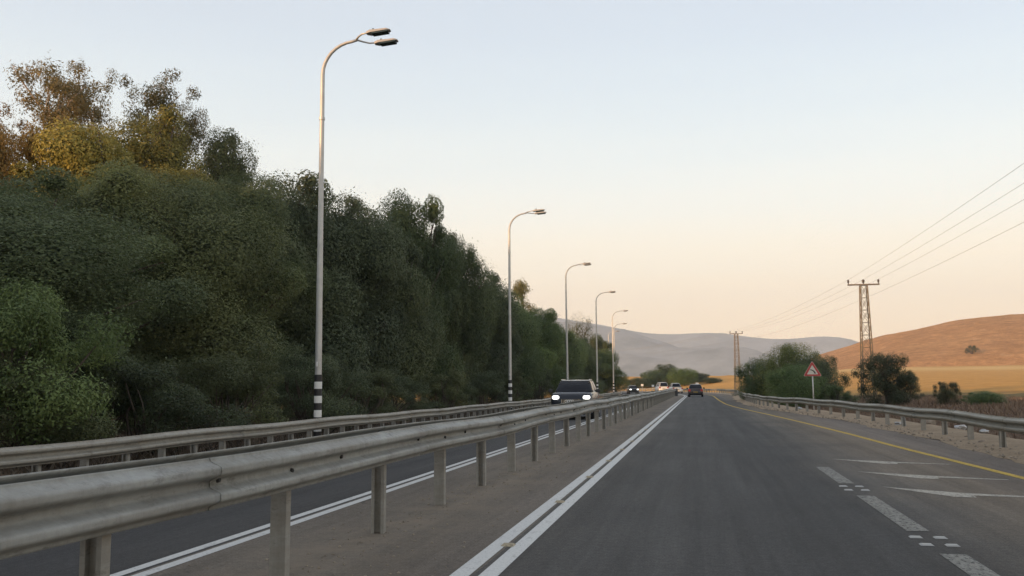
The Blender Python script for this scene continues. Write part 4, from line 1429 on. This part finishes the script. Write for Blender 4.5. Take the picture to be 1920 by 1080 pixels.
# ------------------------------------------------------------------ small things
# white marker posts on the outside of the bend
m_refl = mat('marker_white', (0.72, 0.72, 0.70), 0.4)
for k, (px, Y, hh, lab) in enumerate(((1204, 196, 1.75, 'small white marker post beyond the bend, left of the white van'), (1224, 196, 1.6, 'small white marker post beyond the bend, just left of the white van'), (1307, 160, 1.9, 'white marker post just behind the dark hatchback'))):
    X = at_y(px, 716, Y)[0]
    r0 = empty('marker_post', (X, Y, -0.1))
    tag(r0, lab, 'marker post', 'white marker posts at the bend')
    MB().tube([(0, 0, -0.2), (0, 0, hh)], 0.035, 8).build('pole', m_pole, r0)
    MB().box(-0.26, 0.26, -0.05, -0.036, hh - 0.42, hh).build('board', m_refl, r0, bevel=0.006)

# litter and stones along the right guardrail
LIT = [((6.35, 31.5), 0.16, 'white', 'crumpled white bag by the leaning guardrail post'), ((7.6, 29.2), 0.17, 'white', 'pale crumpled sheet behind the leaning guardrail post'),
       ((7.5, 26.6), 0.13, 'white', 'small white scrap behind the right guardrail, right of the leaning post'), ((5.3, 51.5), 0.16, 'white', 'white scrap under the guardrail below the warning sign'),
       ((5.2, 50.0), 0.14, 'white', 'second white scrap under the guardrail, right of the sign'), ((6.3, 22.5), 0.09, 'stone', 'pale stone on the sandy edge of the right verge'),
       ((6.5, 24.4), 0.08, 'stone', 'small pale stone near a right guardrail post'), ((7.7, 33.5), 0.26, 'stone', 'pale rock behind the right guardrail, left of the leaning post')]
m_litter = mat('litter_plastic', (0.36, 0.36, 0.36), 0.5, noise=0.15, nscale=12)
m_stone = mat('pale_stone', (0.24, 0.195, 0.15), 0.95, noise=0.3, nscale=9, bump=0.5)
for k, ((x, y), r_, kd, lab) in enumerate(LIT):
    bm = bmesh.new()
    bmesh.ops.create_icosphere(bm, subdivisions=2, radius=r_)
    rr = random.Random(90 + k)
    for v in bm.verts:
        f_ = rr.uniform(0.65, 1.3) if kd == 'white' else rr.uniform(0.85, 1.12)
        v.co *= f_
        v.co.z *= 0.45 if kd == 'white' else 0.6
    me = bpy.data.meshes.new('litter'); bm.to_mesh(me); bm.free()
    o = link('crumpled_litter' if kd == 'white' else 'stone', me, m_litter if kd == 'white' else m_stone)
    o.location = (x, y, 0.10 if kd == 'white' else 0.06)
    tag(o, lab, 'litter' if kd == 'white' else 'stone', 'litter along the right guardrail' if kd == 'white' else 'stones along the right guardrail')
def pebbles(name, n, fn, lo, hi, m, seed):
    r = np.random.default_rng(seed)
    x, y, z = fn(r, n)
    sz = lo + (hi - lo) * r.random(n) ** 3
    base = np.array([(1, 0, 0), (-1, 0, 0), (0, 1, 0), (0, -1, 0), (0, 0, 0.7), (0, 0, -0.4)], float)
    tri_ = np.array([(0, 2, 4), (2, 1, 4), (1, 3, 4), (3, 0, 4), (2, 0, 5), (1, 2, 5), (3, 1, 5), (0, 3, 5)])
    v = base[None] * sz[:, None, None] * r.uniform(0.55, 1.2, (n, 6, 3))
    a = r.uniform(0, 6.28, n)
    vx = v[..., 0] * np.cos(a)[:, None] - v[..., 1] * np.sin(a)[:, None] + x[:, None]
    vy = v[..., 0] * np.sin(a)[:, None] + v[..., 1] * np.cos(a)[:, None] + y[:, None]
    co = np.stack([vx, vy, v[..., 2] + z[:, None]], -1).reshape(-1, 3)
    f = (tri_[None] + (np.arange(n) * 6)[:, None, None]).reshape(-1, 3)
    me = bpy.data.meshes.new(name)
    me.from_pydata(co.tolist(), [], f.tolist())
    return link(name, me, m)


def on_median(r, n):
    y = 3.5 + 40 * r.random(n) ** 1.6
    x = -3.0 + np.where(r.random(n) < 0.6, r.normal(0.05, 0.22, n), r.uniform(-1.05, 1.1, n))
    return x, y, np.full(n, 0.003)


def on_sand(r, n):
    y = 12 + 50 * r.random(n)
    e_ = np.interp(y, [p[0] for p in RBAR], [p[1] for p in RBAR])
    return e_ + r.uniform(-1.0, 0.5, n), y, np.full(n, 0.045)


m_grit = mat('grit', (0.26, 0.22, 0.17), 0.95, noise=0.4, nscale=3)
tag(pebbles('gravel', 2600, on_median, 0.004, 0.026, m_grit, 77), 'loose grit scattered round the posts on the median strip', 'gravel', kind='stuff')
tag(pebbles('gravel', 1600, on_sand, 0.008, 0.06, m_grit, 78), 'loose pale grit on the sandy edge under the right guardrail', 'gravel', kind='stuff')

# ------------------------------------------------------------------ evening haze over the valley
hz = MB().box(-2000, 3100, -300, 6400, -8, 620).build('haze', None)
hm = bpy.data.materials.new('haze_air'); hm.use_nodes = True
hn = hm.node_tree.nodes; hn.remove(hn['Principled BSDF'])
pv = hn.new('ShaderNodeVolumePrincipled')
pv.inputs['Color'].default_value = (0.77, 0.865, 1.0, 1)
pv.inputs['Density'].default_value = 0.00018
pv.inputs['Anisotropy'].default_value = 0.0
hm.node_tree.links.new(pv.outputs[0], hn['Material Output'].inputs['Volume'])
hz.data.materials.append(hm)
tag(hz, 'thin evening haze in the air over the valley', 'haze', kind='stuff')
